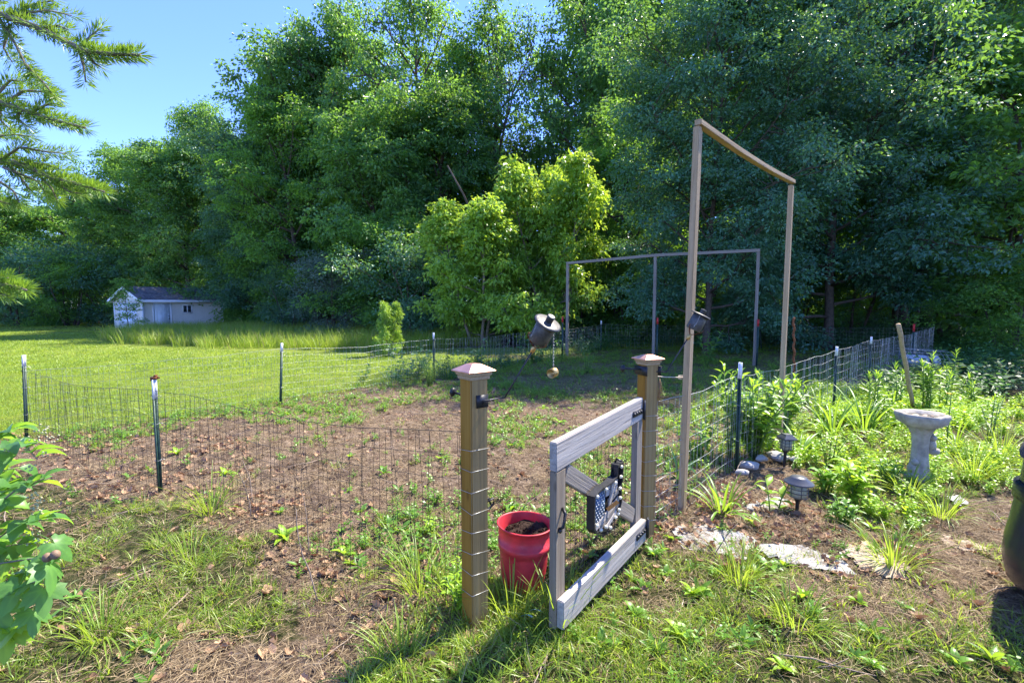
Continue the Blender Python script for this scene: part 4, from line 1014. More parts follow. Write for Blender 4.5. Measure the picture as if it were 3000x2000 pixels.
# ================================================================== SOLAR LAMPS
def lamp(p, H, Wc, label, lean=0, square=False, rz=0.3):
    t = thing('solar_lamp', (p[0], p[1], gz1(p[0], p[1])), label, 'garden lamp', 'solar garden lamps')
    B = WM[t.name] @ Matrix.Rotation(lean, 4, 'Y') @ Matrix.Rotation(rz, 4, 'Z'); seg = 4 if square else 36
    r = Wc / 2; zc = H - .045; wob = None
    g = Geo(); lathe(g, [(0, zc - .002), (r, zc - .004), (r, zc), (r * .95, zc + .005), (r * .56, zc + .034), (r * .53, zc + .040), (0, zc + .042)], seg, B); cp = part('cap', g, t, mat=M['lampcap'])
    if square: cp.data.polygons.foreach_set('use_smooth', [False] * len(cp.data.polygons))
    gr, gh = r * .56, .115; zb = zc - gh
    g = Geo(); lathe(g, [(0, zb), (gr * .85, zb), (gr, zb + .006), (gr, zc - .003), (0, zc - .003)], 24 if not square else 4, B, wob=lambda a, z: 1 + .01 * math.cos(24 * a)); part('glass', g, t, mat=M['lampglass'])
    g = Geo(); cr = gr * 1.18; ns = 4 if square else 28
    for z in np.linspace(zb + .012, zc - .014, 4):
        th = np.arange(ns + 1) / ns * 2 * PI; tube(g, [tuple(B @ Vector((cr * math.cos(a), cr * math.sin(a), z))) for a in th], .0026, 5, cap=False)
    for k in range(8 if square else 6):
        a = k * 2 * PI / (8 if square else 6); f = 1 if not square or k % 2 == 0 else .72
        tube(g, [tuple(B @ Vector((cr * f * math.cos(a), cr * f * math.sin(a), zc))), tuple(B @ Vector((cr * f * math.cos(a), cr * f * math.sin(a), zb + .01))), tuple(B @ Vector((gr * .5 * math.cos(a), gr * .5 * math.sin(a), zb - .006)))], .0028, 5)
    part('cage', g, t, mat=M['lampcap'])
    g = Geo(); lathe(g, [(0, zb + .002), (gr * .6, zb), (gr * .5, zb - .012), (.016, zb - .03), (.013, zb - .05), (.011, .0), (.002, -.08)], 12, B); part('stake', g, t, mat=M['black'])
lamp(G(2297, 1362), .345, .185, 'square-topped solar lamp on a stake by the pale stones', .05, True, .9)
lamp(G(2334, 1503), .295, .200, 'round-capped solar lamp in the leaf litter, nearer of the two', .02, False)

# ================================================================== PAIL, DARK TUB, SHEETS, STONES
def pail():
    c = P(2700, 1030, 10.3); t = thing('white_pail', (c.x, c.y, 0), 'white pail lying on its side by the red-tipped posts', 'pail')
    B = Matrix.Translation((c.x, c.y, .33)) @ Matrix.Rotation(R(94), 4, 'Y') @ Matrix.Rotation(.0, 4, 'Z')
    g = Geo(); lathe(g, [(0, -.33), (.13, -.33), (.135, -.32), (.155, .25), (.165, .26), (.165, .29), (.15, .29), (.14, .0), (.12, -.3)], 28, B); part('shell', g, t, mat=M['bluewhite'])
    g = Geo(); lathe(g, [(.166, .05), (.168, .05), (.17, .12), (.162, .12)], 28, B); part('dark_band', g, t, mat=M['black'])
    g = Geo()
    for k in range(10): th = np.linspace(0, 2 * PI, 20); tube(g, [tuple(B @ Vector((.27 * math.cos(a), .27 * math.sin(a), -.5 + k * .11))) for a in th], .003, 4, cap=False)
    for k in range(16): a = k * PI / 8; tube(g, [tuple(B @ Vector((.27 * math.cos(a), .27 * math.sin(a), z))) for z in (-.5, .5)], .003, 4, cap=False)
    setp(part('wire_roll', g, mat=M['wire']), 'roll of wire mesh around the white pail', 'wire roll')
pail()
def tub():
    cx, cy = 2.90, 2.22; t = thing('black_base', (cx, cy, 0), 'large rounded black plastic base under a dark cover, at the right edge', 'moulded base')
    B = Matrix.Translation((cx, cy, 0)) @ Matrix.Rotation(.07, 4, 'Y')
    r = .385
    g = Geo(); lathe(g, [(0, .012), (r * .62, .01), (r * .80, .04), (r * .93, .10), (r * .99, .19), (r, .30), (r * .97, .42), (r * .95, .52), (r * .95, .56)], 64, B); part('body', g, t, mat=M['rubber'])
    g = Geo(); lathe(g, [(r * .95, .52), (r * .985, .525), (r * .985, .60), (r * .96, .607), (r * .93, .607)], 64, B); part('band', g, t, mat=M['rubber'])
    g = Geo(); lathe(g, [(r * .93, .60), (r * .91, .80)], 64, B); part('neck', g, t, mat=M['rubber'])
    g = Geo(); lathe(g, [(r * .95, .735), (r * .96, .76), (r * .90, .84), (r * .72, 1.0), (r * .45, 1.16), (0, 1.2)], 64, B, wob=lambda a, z: 1 + .012 * math.sin(9 * a + z * 7) + .008 * math.sin(23 * a)); part('cover', g, t, mat=M['cover'])
tub()
def sheet(pxpoly, label, mat, name='ground_sheet', cat='sheet', amp=.03, seed=1, z=.015, ridge=0):
    pg = poly(*pxpoly); mn, mx_ = pg.min(0), pg.max(0); st = .018; xs_ = np.arange(mn[0], mx_[0], st); ys_ = np.arange(mn[1], mx_[1], st)
    X, Y = np.meshgrid(xs_, ys_, indexing='ij'); I = soft_in(pg, X, Y, .09, 5, seed)
    Z = ground_z(X, Y) + z - .004 + (fbm(X * 6, Y * 6, seed, 4) - .42) * amp * 1.5 + np.abs(fbm(X * 14, Y * 9, seed + 5, 3) - .5) * amp
    if ridge: Z = Z + ridge * np.sin((X * .8 + Y * .6) * 260)
    idx = -np.ones(X.shape, int); idx[I] = np.arange(I.sum()); q = []
    a, b_, c, d = idx[:-1, :-1], idx[1:, :-1], idx[1:, 1:], idx[:-1, 1:]; ok = (a >= 0) & (b_ >= 0) & (c >= 0) & (d >= 0)
    g = Geo(); g.add(np.stack([X[I], Y[I], Z[I]], -1), np.stack([a[ok], b_[ok], c[ok], d[ok]], -1)); setp(part(name, g, mat=mat), label, cat)
sheet([(1960, 1545), (2100, 1530), (2220, 1590), (2180, 1640), (2040, 1610), (1970, 1590)], 'crumpled white ground cloth nearest the hinge post', M['fabric'], seed=2)
sheet([(2200, 1610), (2330, 1600), (2470, 1650), (2500, 1690), (2380, 1685), (2260, 1650)], 'crumpled white ground cloth in the middle of the path edge', M['fabric'], seed=4)
sheet([(2180, 1480), (2260, 1440), (2330, 1470), (2300, 1530), (2200, 1520)], 'pale scrap of cloth lying behind the round solar lamp', M['fabric'], seed=6, amp=.04)
sheet([(2470, 1610), (2560, 1590), (2640, 1640), (2700, 1690), (2620, 1700), (2500, 1650)], 'ribbed tan sheet half buried in straw on the path', M['card'], seed=8, ridge=.003, amp=.015)
sheet([(2750, 1560), (2830, 1570), (2880, 1600), (2820, 1615), (2760, 1590)], 'flat tan scrap on the dirt path', M['card'], seed=10, amp=.012)
sheet([(2770, 1455), (2820, 1445), (2850, 1480), (2790, 1485)], 'grey-white scrap beside the grass at the path', M['stone'], seed=12, amp=.03)
for k, (u, v, s, lab) in enumerate(((2195, 1372, .075, 'rounded grey stone left in the row by the steel post'), (2230, 1350, .06, 'smaller grey stone in the middle of the row'), (2278, 1345, .09, 'pale squarish stone behind the square solar lamp'), (2175, 1392, .05, 'smallest grey stone at the foot of the steel post'), (2330, 1352, .05, 'flat pale stone right of the square solar lamp'))):
    p = G(u, v); g = Geo(); rg = random.Random(k)
    lathe(g, [(s * math.sin(PI * i / 8), -s * .55 * math.cos(PI * i / 8)) for i in range(9)], 8, Matrix.Translation((p.x, p.y, .03)) @ Matrix.Rotation(k, 4, 'Z') @ Matrix.Diagonal((1.25, .85, 1, 1)), wob=lambda a, z: 1 + .20 * math.sin(3 * a + k + z * 40) + .10 * math.sin(5 * a + k * 3))
    st_ = g.mesh('stone', M['stone'], False)
    setp(part('stone', st_), lab, 'stone', 'stones edging the bed')

# ================================================================== SMALL MESHES FOR THE SCATTERS
def tuft(seed, n, rad, h, w, bend=(.3, 1.2), K=4, mat='grass', el=(55, 88), dry=.1, heads=0):
    rg = np.random.default_rng(seed); g = Geo()
    r = rad * np.sqrt(rg.random(n)); a = rg.random(n) * 6.283; b = np.stack([r * np.cos(a), r * np.sin(a), np.full(n, -.008)], -1)
    az = a + rg.normal(0, .8, n); tint = np.where(rg.random(n) < dry, 1.0, np.clip(rg.normal(.45, .22, n), 0, .85))
    ribbons(g, b, az, np.radians(rg.uniform(*el, n)), h * rg.uniform(.45, 1.15, n), w * rg.uniform(.7, 1.2, n), rg.uniform(*bend, n), K, twist=rg.normal(0, .5, n), tint=tint)
    if heads:
        for k in range(heads):
            x, y = rg.normal(0, rad * .6, 2); dx, dy = rg.normal(0, .12, 2); H = h * rg.uniform(1.2, 1.6)
            tube(g, [(x, y, 0), (x + dx * H * .4, y + dy * H * .4, H * .6), (x + dx * H, y + dy * H, H)], [.0012, .001, .0008], 3, tint=.9)
            m = 14; tt = rg.uniform(.72, 1, m); b2 = np.stack([x + dx * H * tt, y + dy * H * tt, H * tt], -1)
            ribbons(g, b2, rg.random(m) * 6.28, np.radians(rg.uniform(20, 70, m)), .02, .003, .4, 3, tint=1.0)
    return g.mesh('tuft', M[mat], True)
def rosette(seed, n, L, W_, mat='weed', el=(15, 60), bend=(.4, 1.1), K=6, fold=.35, prof=None):
    rg = np.random.default_rng(seed); g = Geo(); a = np.arange(n) * 2.4 + rg.normal(0, .3, n)
    t = np.linspace(0, 1, K); prof = prof if prof is not None else (.12 + np.sin(PI * np.clip(t * 1.02, 0, 1) ** .9) ** .8 * .9)
    l = L * rg.uniform(.5, 1.1, n)
    ribbons(g, np.zeros((n, 3)), a, np.radians(rg.uniform(*el, n)), l, W_ * l / L, rg.uniform(*bend, n), K, prof, fold, rg.normal(0, .3, n), np.clip(rg.normal(.5, .2, n), 0, 1))
    return g.mesh('weed', M[mat], True)
def sprig(seed, n, H, L, mat='weed', stems=3, spread=.35):
    rg = np.random.default_rng(seed); g = Geo()
    for s in range(stems):
        dx, dy = rg.normal(0, spread, 2); h = H * rg.uniform(.6, 1.1)
        tube(g, [(0, 0, 0), (dx * h * .4, dy * h * .4, h * .55), (dx * h, dy * h, h)], .0016, 3, tint=.4)
        f = np.linspace(.25, 1, n); b = np.stack([dx * h * f, dy * h * f, h * f], -1)
        ribbons(g, b, np.arange(n) * 2.4 + s, np.radians(rg.uniform(10, 50, n)), L * rg.uniform(.6, 1.1, n), L * .42, rg.uniform(.3, 1, n), 4, [.15, 1, .8, .05], 0, rg.normal(0, .4, n), np.clip(rg.normal(.5, .2, n), 0, 1))
    return g.mesh('sprig', M[mat], True)
def deadleaf(seed, L=.07):
    rg = np.random.default_rng(seed); g = Geo(); n = 7; t = np.linspace(-.5, .5, n); lob = np.array([.08, .30, .16, .38, .20, .34, .04]) * L
    cz = (t ** 2) * L * rg.uniform(.4, 1.6); e = rg.uniform(.2, 1.0)
    V = []
    for k in range(n):
        V += [(t[k] * L, -lob[k] * (1 + rg.normal(0, .15)), cz[k] + lob[k] * e), (t[k] * L, 0, cz[k]), (t[k] * L, lob[k] * (1 + rg.normal(0, .15)), cz[k] + lob[k] * e * rg.uniform(.3, 1))]
    q = [(k * 3 + c, k * 3 + c + 1, k * 3 + c + 4, k * 3 + c + 3) for k in range(n - 1) for c in (0, 1)]
    g.add(V, q, None, rg.uniform(0, 1)); return g.mesh('dead_leaf', M['dead'], False)
def strawpatch(seed, n, rad, L, w):
    rg = np.random.default_rng(seed); g = Geo(); a = rg.random(n) * 6.283; r = rad * np.sqrt(rg.random(n))
    ribbons(g, np.stack([r * np.cos(a), r * np.sin(a), rg.uniform(.0, .016, n)], -1), rg.random(n) * 6.28, np.radians(rg.uniform(-6, 16, n)), L * rg.uniform(.3, 1.2, n), w, rg.uniform(-.1, .5, n), 3, [1, 1, .6], 0, rg.normal(0, .6, n), np.clip(rg.normal(.5, .3, n), 0, 1))
    return g.mesh('straw', M['straw'], True)
def clod(seed, s):
    rg = np.random.default_rng(seed); g = Geo(); ph = rg.random(3) * 6
    lathe(g, [(s * math.sin(PI * i / 4), -s * .6 * math.cos(PI * i / 4)) for i in range(5)], 6, Matrix.Identity(4), wob=lambda a, z: 1 + .25 * math.sin(2 * a + ph[0]) + .15 * math.sin(3 * a + ph[1]), tint=rg.random())
    return g.mesh('clod', M['soilclod'], False)
M['soilclod'] = plain('dry_soil_clod', (.14, .095, .06), .95, 0, .1, .35, 30, .4)

S_TURF = [tuft(100 + k, 26, .05, .07, .0045, el=(40, 88), dry=.06) for k in range(4)]
S_ROUGH = [tuft(110 + k, 18, .04, .13, .0042, el=(35, 85), dry=.18, bend=(.4, 1.5)) for k in range(4)]
S_TALL = [tuft(120 + k, 30, .06, .34, .005, el=(55, 88), dry=.12, bend=(.4, 1.6), K=6, heads=2) for k in range(3)]
S_LAWN = [tuft(130 + k, 70, .22, .065, .006, mat='lawn', el=(45, 88), dry=.03, K=3) for k in range(3)]
S_LAWNF = [tuft(135 + k, 110, .6, .075, .014, mat='lawn', el=(45, 88), dry=.02, K=3) for k in range(3)]
S_MEAD = [tuft(140 + k, 46, .28, .62, .012, mat='grass', el=(68, 89), dry=.10, bend=(.2, .8), K=4) for k in range(3)]
S_ROS = [rosette(150 + k, 7 + k, .07 + .01 * k, .024) for k in range(3)]
S_SPR = [sprig(160 + k, 6, .09, .03) for k in range(3)]
S_CLOV = [sprig(170 + k, 4, .05, .018, stems=6, spread=.6) for k in range(2)]
S_LIME = [sprig(180 + k, 9, .20, .05, 'lime', 6, .3) for k in range(3)]
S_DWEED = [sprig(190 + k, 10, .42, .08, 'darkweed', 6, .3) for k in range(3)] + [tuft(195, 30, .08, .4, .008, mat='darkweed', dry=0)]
S_DEAD = [deadleaf(200 + k, .055 + .01 * (k % 4)) for k in range(10)]
S_STRAW = [strawpatch(220 + k, 26, .09, .065, .0019) for k in range(5)]
S_CLOD = [clod(240 + k, .011) for k in range(4)]
S_TWIG = []
for k in range(3):
    RG = np.random.default_rng(260 + k); g = Geo(); tube(g, curve_pts(np.zeros(3), (1, 0, .04), .28, 5, 0, .12), np.linspace(.0035, .0014, 6), 5); tube(g, curve_pts(np.array([.12, 0, .0]), (1, .7, .1), .1, 3, 0, .1), np.linspace(.002, .001, 4), 4); S_TWIG.append(g.mesh('twig', M['twig']))

RG = np.random.default_rng(500)
def sample(density, ymin, ymax, fall=0, ref=4.0, xpad=.4, maxd=None):
    """random ground points inside the strip the camera looks along; density per m2, thinning with distance"""
    xm = ymax * 1.12 + xpad; area = (ymax - ymin) * 2 * xm; n = int(density * area)
    x = RG.uniform(-xm, xm, n); y = RG.uniform(ymin, ymax, n); keep = np.abs(x) < y * 1.12 + xpad
    if fall: keep &= RG.random(n) < np.minimum(1, (ref / y) ** fall)
    return x[keep], y[keep]
def emit(name, x, y, sources, smin, smax, label, tilt=.0, growth=0, ref=4, dz=0):
    n = len(x); z = ground_z(x, y) + dz; s = RG.uniform(smin, smax, n)
    if growth: s = s * (np.maximum(y / ref, 1) ** growth)
    rot = np.stack([RG.normal(0, tilt, n), RG.normal(0, tilt, n), RG.random(n) * 6.283], -1)
    return scatter(name, np.stack([x, y, z], -1), rot, s, RG.integers(0, len(sources), n), sources, label)
def ing(x, y): return inside(PGARDEN, x, y)
# --- rough grass in the foreground
x, y = sample(420, 1.75, 6.5, 1.3, 2.5)
m = (soft_in(PROUGH, x, y, .3) | ((x > 2) & ~ing(x, y))) & ~ing(x, y)
den = fbm(x * 1.7, y * 1.7, 61)
bare = soft_in(PDIRTF, x, y, .3) | soft_in(PPATH, x, y, .25) | soft_in(PBEDLIT, x, y, .2) | soft_in(PLITTER, x, y, .15)
dens = np.where(bare, np.clip((den - .60) * 5, .01, .4), np.clip((den - .40) * 3.6, .08, .8))
k = m & (RG.random(len(x)) < dens)
emit('rough_grass', x[k], y[k], S_TURF + S_ROUGH, .5, 1.15, 'patchy rough grass in the foreground', .15)
# lush grass under the gate and along the bottom edge
x, y = sample(500, 1.75, 3.0, 0)
k = ((x > -.7) & (x < .9) & (y < 2.2 + .25 * fbm(x * 3, y * 3, 12)) | ((x > -.25) & (x < .45) & (y < 2.6))) & (RG.random(len(x)) < .8)
emit('lush_grass', x[k], y[k], S_TURF + S_ROUGH, .8, 1.35, 'longer green grass around the foot of the gate', .12)
# --- lawn
x, y = sample(60, 4.0, 14, 1.0, 5); k = inside(PLAWN, x, y) & ~ing(x, y) & ~soft_in(PLITTER, x, y)
emit('lawn_grass', x[k], y[k], S_LAWN, .8, 1.15, 'mown lawn beyond the fence', .05)
x, y = sample(5.5, 11, 42, .8, 14); k = (inside(PLAWN, x, y) | ((x < -5) & (y > 30))) & ~inside(PMEADOW, x, y)
emit('far_lawn_grass', x[k], y[k], S_LAWNF, .9, 1.2, 'far part of the mown lawn', .03)
x, y = sample(70, 4.5, 11, .8, 5); e = soft_in(np.array([[-6.4, 5.2], [-4.4, 7.6], [-2.2, 10.5], [-1.2, 10.3], [-3.4, 7.4], [-5.4, 5.5]]), x, y, .2)
k = e & (RG.random(len(x)) < .8)
emit('fence_line_grass', x[k], y[k], S_ROUGH + S_TALL[:1], .6, 1.1, 'unmown grass along the fence line', .12)
# --- meadow
x, y = sample(7, 14, 34, 0, 14); k = soft_in(PMEADOW, x, y, .6, .5) & (RG.random(len(x)) < .9)
emit('meadow_grass', x[k], y[k], S_MEAD, .75, 1.2, 'tall uncut grass in front of the shed', .06)
# --- garden
x, y = sample(420, 2.3, 11, .7, 3.5); den = fbm(x * 1.3, y * 1.3, 71); d2 = fbm(x * .6, y * .6, 75)
k = ing(x, y) & (RG.random(len(x)) < np.clip((den * .6 + d2 * .5 - .50) * 6 + .08 * (x > -.5) - .12, .03, .7))
emit('garden_weeds', x[k], y[k], S_SPR + S_CLOV + S_ROS[:1] + S_TURF[:2], .5, 1.35, 'low weeds coming up in the dug garden', .15)
x, y = sample(80, 7.5, 17, 1, 8); k = soft_in(PSHADEG, x, y, .4) & (RG.random(len(x)) < np.clip((fbm(x * .9, y * .9, 77) - .38) * 5, .1, 1))
emit('shaded_garden_grass', x[k], y[k], S_LAWN[:1] + S_SPR, .8, 1.5, 'shaded grass and weeds at the back of the garden', .1)
x, y = sample(14, 14, 24, .5, 14); k = (x > 2.5) & ~ing(x, y)
emit('woodside_grass', x[k], y[k], S_LAWNF, .7, 1.2, 'grass strip between the back fence and the woods', .05)
# --- litter: dead leaves, straw, twigs, clods
x, y = sample(420, 1.8, 9, 1.2, 3)
inl = soft_in(PLITTER, x, y, .25) | soft_in(PBEDLIT, x, y, .2); ind = soft_in(PDIRTF, x, y, .3) | soft_in(PPATH, x, y, .25)
dens = np.where(inl, np.clip((fbm(x * 2.2, y * 2.2, 83) - .28) * 3, .15, 1), np.where(ind, .14, np.where(ing(x, y), .05 + .30 * (fbm(x * 2, y * 2, 81) > .60), np.where(x > 1.2, .10, .05)))) * ((x > -6.4) | (y < 4))
dens = np.where(inside(PLAWN, x, y) & ~inl & ~ing(x, y), 0, dens)
k = RG.random(len(x)) < dens
emit('dead_leaves', x[k], y[k], S_DEAD, .42, 1.0, 'dry brown leaves lying on the soil', .45, dz=.008)
x, y = sample(400, 1.8, 10, 1.0, 3); dens = np.where(ing(x, y), .6, np.where(soft_in(PDIRTF, x, y) | soft_in(PPATH, x, y) | soft_in(PBEDLIT, x, y), .8, np.where(soft_in(PLITTER, x, y), .4, .30)))
dens = np.where(inside(PLAWN, x, y) & ~ing(x, y), 0, dens); k = RG.random(len(x)) < dens
emit('dry_straw', x[k], y[k], S_STRAW, .5, 1.3, 'dry straw and grass clippings on the soil', .08, dz=.004)
x, y = sample(9, 1.9, 8, .5, 3); k = ~(inside(PLAWN, x, y) & ~ing(x, y)) & (RG.random(len(x)) < .5)
emit('twigs', x[k], y[k], S_TWIG, .5, 1.5, 'small broken twigs scattered on the soil', .1, dz=.01)
x, y = sample(200, 1.8, 8, 1.2, 3); k = (ing(x, y) | soft_in(PDIRTF, x, y) | soft_in(PPATH, x, y)) & (RG.random(len(x)) < .7)
emit('soil_clods', x[k], y[k], S_CLOD, .3, 1.5, 'small clods of dry soil', .3)
x, y = sample(500, 2.2, 5, 0); k = (soft_in(poly((1900, 1500), (2250, 1430), (2500, 1580), (2720, 1600), (2720, 1720), (2300, 1710), (1920, 1610)), x, y, .1)) & (fbm(x * 4, y * 4, 66) > .47)
emit('litter_on_cloth', x[k], y[k], S_DEAD + S_STRAW * 2, .5, 1.0, 'leaves and straw blown over the ground cloth', .3, dz=.035)
# --- foreground weeds (broad-leaved)
x, y = sample(60, 1.75, 5, .8, 3); k = ~ing(x, y) & (((x > .25) & (y < 3.6)) | (fbm(x * 1.3, y * 1.3, 91) > .58)) & ~soft_in(PPATH, x, y, .2) & ~(soft_in(PLITTER, x, y) & (RG.random(len(x)) < .8)) & (RG.random(len(x)) < .6)
emit('foreground_weeds', x[k], y[k], S_ROS + S_SPR + S_CLOV, .6, 1.25, 'broad-leaved weeds and clover in the rough grass', .2)
# --- the bed
x, y = sample(260, 3.2, 8.5, .5, 4); k = soft_in(PBED, x, y, .3) & (RG.random(len(x)) < np.clip((fbm(x * 1.5, y * 1.5, 95) - .33) * 4, .15, .95))
emit('bed_weeds', x[k], y[k], S_SPR + S_LIME + S_ROUGH, .5, .95, 'mixed weeds filling the flower bed', .15)
x, y = sample(120, 4.6, 9.5, .2, 5); k = soft_in(PLUSH, x, y, .25)
emit('lime_ground_cover', x[k], y[k], S_LIME, .6, 1.05, 'lime green ground cover behind the bird bath', .12)
# --- shaded weeds far right and at the wood foot
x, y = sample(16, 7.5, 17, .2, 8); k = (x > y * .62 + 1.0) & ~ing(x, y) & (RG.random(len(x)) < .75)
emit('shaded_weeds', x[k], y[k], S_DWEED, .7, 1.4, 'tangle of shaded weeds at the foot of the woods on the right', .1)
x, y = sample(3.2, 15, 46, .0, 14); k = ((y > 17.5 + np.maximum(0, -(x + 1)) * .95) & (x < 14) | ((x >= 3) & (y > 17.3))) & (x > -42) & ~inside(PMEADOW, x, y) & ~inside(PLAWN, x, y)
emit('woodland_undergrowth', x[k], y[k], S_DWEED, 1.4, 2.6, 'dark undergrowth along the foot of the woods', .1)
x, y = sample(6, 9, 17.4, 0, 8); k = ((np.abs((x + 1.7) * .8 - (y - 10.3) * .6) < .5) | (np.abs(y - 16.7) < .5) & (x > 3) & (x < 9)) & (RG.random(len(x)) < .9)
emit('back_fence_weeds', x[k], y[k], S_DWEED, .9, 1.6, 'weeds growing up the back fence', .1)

# ================================================================== PLANTS OF THE BED (each a thing)
def blade_mesh(seed, L, Wd, bend, K=8, mat='weed', el=80):
    g = Geo(); t = np.linspace(0, 1, K); ribbons(g, [(0, 0, 0)], 0, R(el), L, Wd, bend, K, np.clip(.75 + .5 * t - 1.25 * t ** 3, .03, 1), .45, .1, .3 + .5 * ((seed * 37) % 10) / 10)
    return g.mesh('leaf', M[mat])
BL = {}
def bladed(p, n, L, label, name='daylily', cat='plant', mat='weed', Wd=.022, group=None, bend=(.6, 2.2), rad=.05, seed=0):
    key = (mat, round(L, 2))
    if key not in BL: BL[key] = [blade_mesh(k, L * (.7 + .12 * (k % 4)), Wd, bend[0] + (bend[1] - bend[0]) * k / 5, mat=mat, el=84 - 7 * k) for k in range(6)]
    t = thing(name, base(p), label, cat, group); rg = random.Random(seed)
    for k in range(n):
        m = BL[key][rg.randrange(6)]; a = k * 2.4 + rg.uniform(-.4, .4); r = rad * math.sqrt(rg.random()); s = rg.uniform(.65, 1.1)
        part('leaf', m, t, WM[t.name] @ Matrix.Translation((r * math.cos(a), r * math.sin(a), -.01)) @ Matrix.Rotation(a, 4, 'Z') @ Matrix.Rotation(rg.uniform(-.15, .1), 4, 'Y') @ Matrix.Scale(s, 4))
    return t
DG = 'arching daylily clumps in the flower bed'
bladed(G(2115, 1505), 24, .5, 'daylily clump right of the tall tan frame foot', seed=1, group=DG)
bladed(G(2340, 1345), 20, .52, 'daylily clump just right of the square solar lamp', seed=2, group=DG)
bladed(G(2440, 1270), 34, .80, 'large arching daylily clump in front of the bright fence', seed=3, group=DG, Wd=.026, rad=.12)
bladed(G(2530, 1262), 34, .85, 'tall daylily clump behind and left of the bird bath', seed=4, group=DG, Wd=.026, rad=.14)
bladed(G(2615, 1200), 26, .75, 'daylily clump at the foot of the leaning stake', seed=5, group=DG, rad=.1)
bladed(G(2800, 1300), 14, .6, 'long-leaved clump arching right of the bird bath', seed=6, group=DG)
bladed(G(2400, 1230), 20, .7, 'daylily clump half hidden behind the bushy white-leaved plant', seed=16, group=DG)
bladed(G(1985, 1400), 6, .5, 'broad blue-green leaf clump left of the tall frame post', seed=7, mat='darkweed', Wd=.05, name='mullein')
TG = 'grass tufts along the path and bed'
M['tuftg'] = M['grass']
for (u, v, n, L, lab, sd_) in ((2615, 1655, 60, .26, 'thick dark grass tuft at the edge of the path', 11), (2760, 1500, 50, .30, 'grass tuft below the bird bath by the path', 12), (2850, 1400, 60, .42, 'tall bright grass clump right of the bird bath', 13), (2930, 1350, 50, .46, 'tall grass clump beside the dark cover', 14),
                               (1235, 1720, 46, .36, 'wispy blue-green grass clump in front of the near wire fence', 15), (620, 1500, 40, .34, 'grass clump just right of the rusty-clipped post', 17), (1500, 1790, 46, .30, 'grass clump in the shade between post and gate', 18), (1640, 1820, 26, .34, 'thin grass stems against the gate end', 19), (2660, 1440, 40, .3, 'grass clump at the foot of the bird bath', 20), (2170, 1700, 60, .24, 'wide light grass tuft in front of the white ground cloth', 22), (1330, 1740, 30, .3, 'thin grass clump left of the bucket-side gate post', 23), (2330, 1830, 46, .2, 'dark green grass tuft in the middle of the right foreground', 24), (1180, 1930, 40, .2, 'grass tuft in the shadow at the bottom edge', 25), (560, 1640, 36, .2, 'grass tuft in the rough grass below the rusty-clipped post', 26), (300, 1860, 40, .22, 'grass tuft at the lower left by the lobed leaves', 27)):
    bladed(G(u, v), int(n * 1.7), L * 1.25, lab, 'grass_clump', 'grass clump', 'tuftg', .0075, TG, (.3, 1.7), .09, sd_)

def leafy(p, H, stems, nl, L, Wd, mat, label, name='leafy_plant', cat='plant', group=None, spread=.3, el=(0, 45), bend=(.3, 1.2), seed=0, top=False, f0=.15, rad=.04, prof=(.12, .8, 1, .55, .03)):
    rg = np.random.default_rng(seed); t = thing(name, base(p), label, cat, group); sg, lg = Geo(), Geo()
    for s in range(stems):
        a0 = s * 2.4 + rg.normal(0, .3); sp = spread * rg.uniform(.2, 1) if stems > 1 else spread; h = H * rg.uniform(.72, 1.05)
        x0, y0 = rad * math.cos(a0) * rg.random(), rad * math.sin(a0) * rg.random(); dx, dy = math.cos(a0) * sp, math.sin(a0) * sp
        tube(sg, [(x0, y0, -.02), (x0 + dx * h * .35, y0 + dy * h * .35, h * .5), (x0 + dx * h, y0 + dy * h, h)], np.array([.0045, .0035, .002]) * (1 + H), 5, tint=.4)
        f = np.linspace(f0, 1, nl); b = np.stack([x0 + dx * h * f ** 1.3, y0 + dy * h * f ** 1.3, h * f], -1)
        ll = L * rg.uniform(.75, 1.1, nl) * (np.sin(PI * np.clip(f * .9, 0, 1)) * .6 + .45); e = np.radians(rg.uniform(*el, nl))
        if top: e = np.where(f > .85, e + .7, e)
        ribbons(lg, b, np.arange(nl) * 2.399 + s + rg.normal(0, .2, nl), e, ll, Wd * ll / L, rg.uniform(*bend, nl), 5, prof, .35, rg.normal(0, .25, nl), np.clip(rg.normal(.45, .18, nl) + .25 * (f > .85), 0, 1))
    part('stem', sg, t, WM[t.name], M['stem']); part('foliage', lg, t, WM[t.name], M[mat]); return t
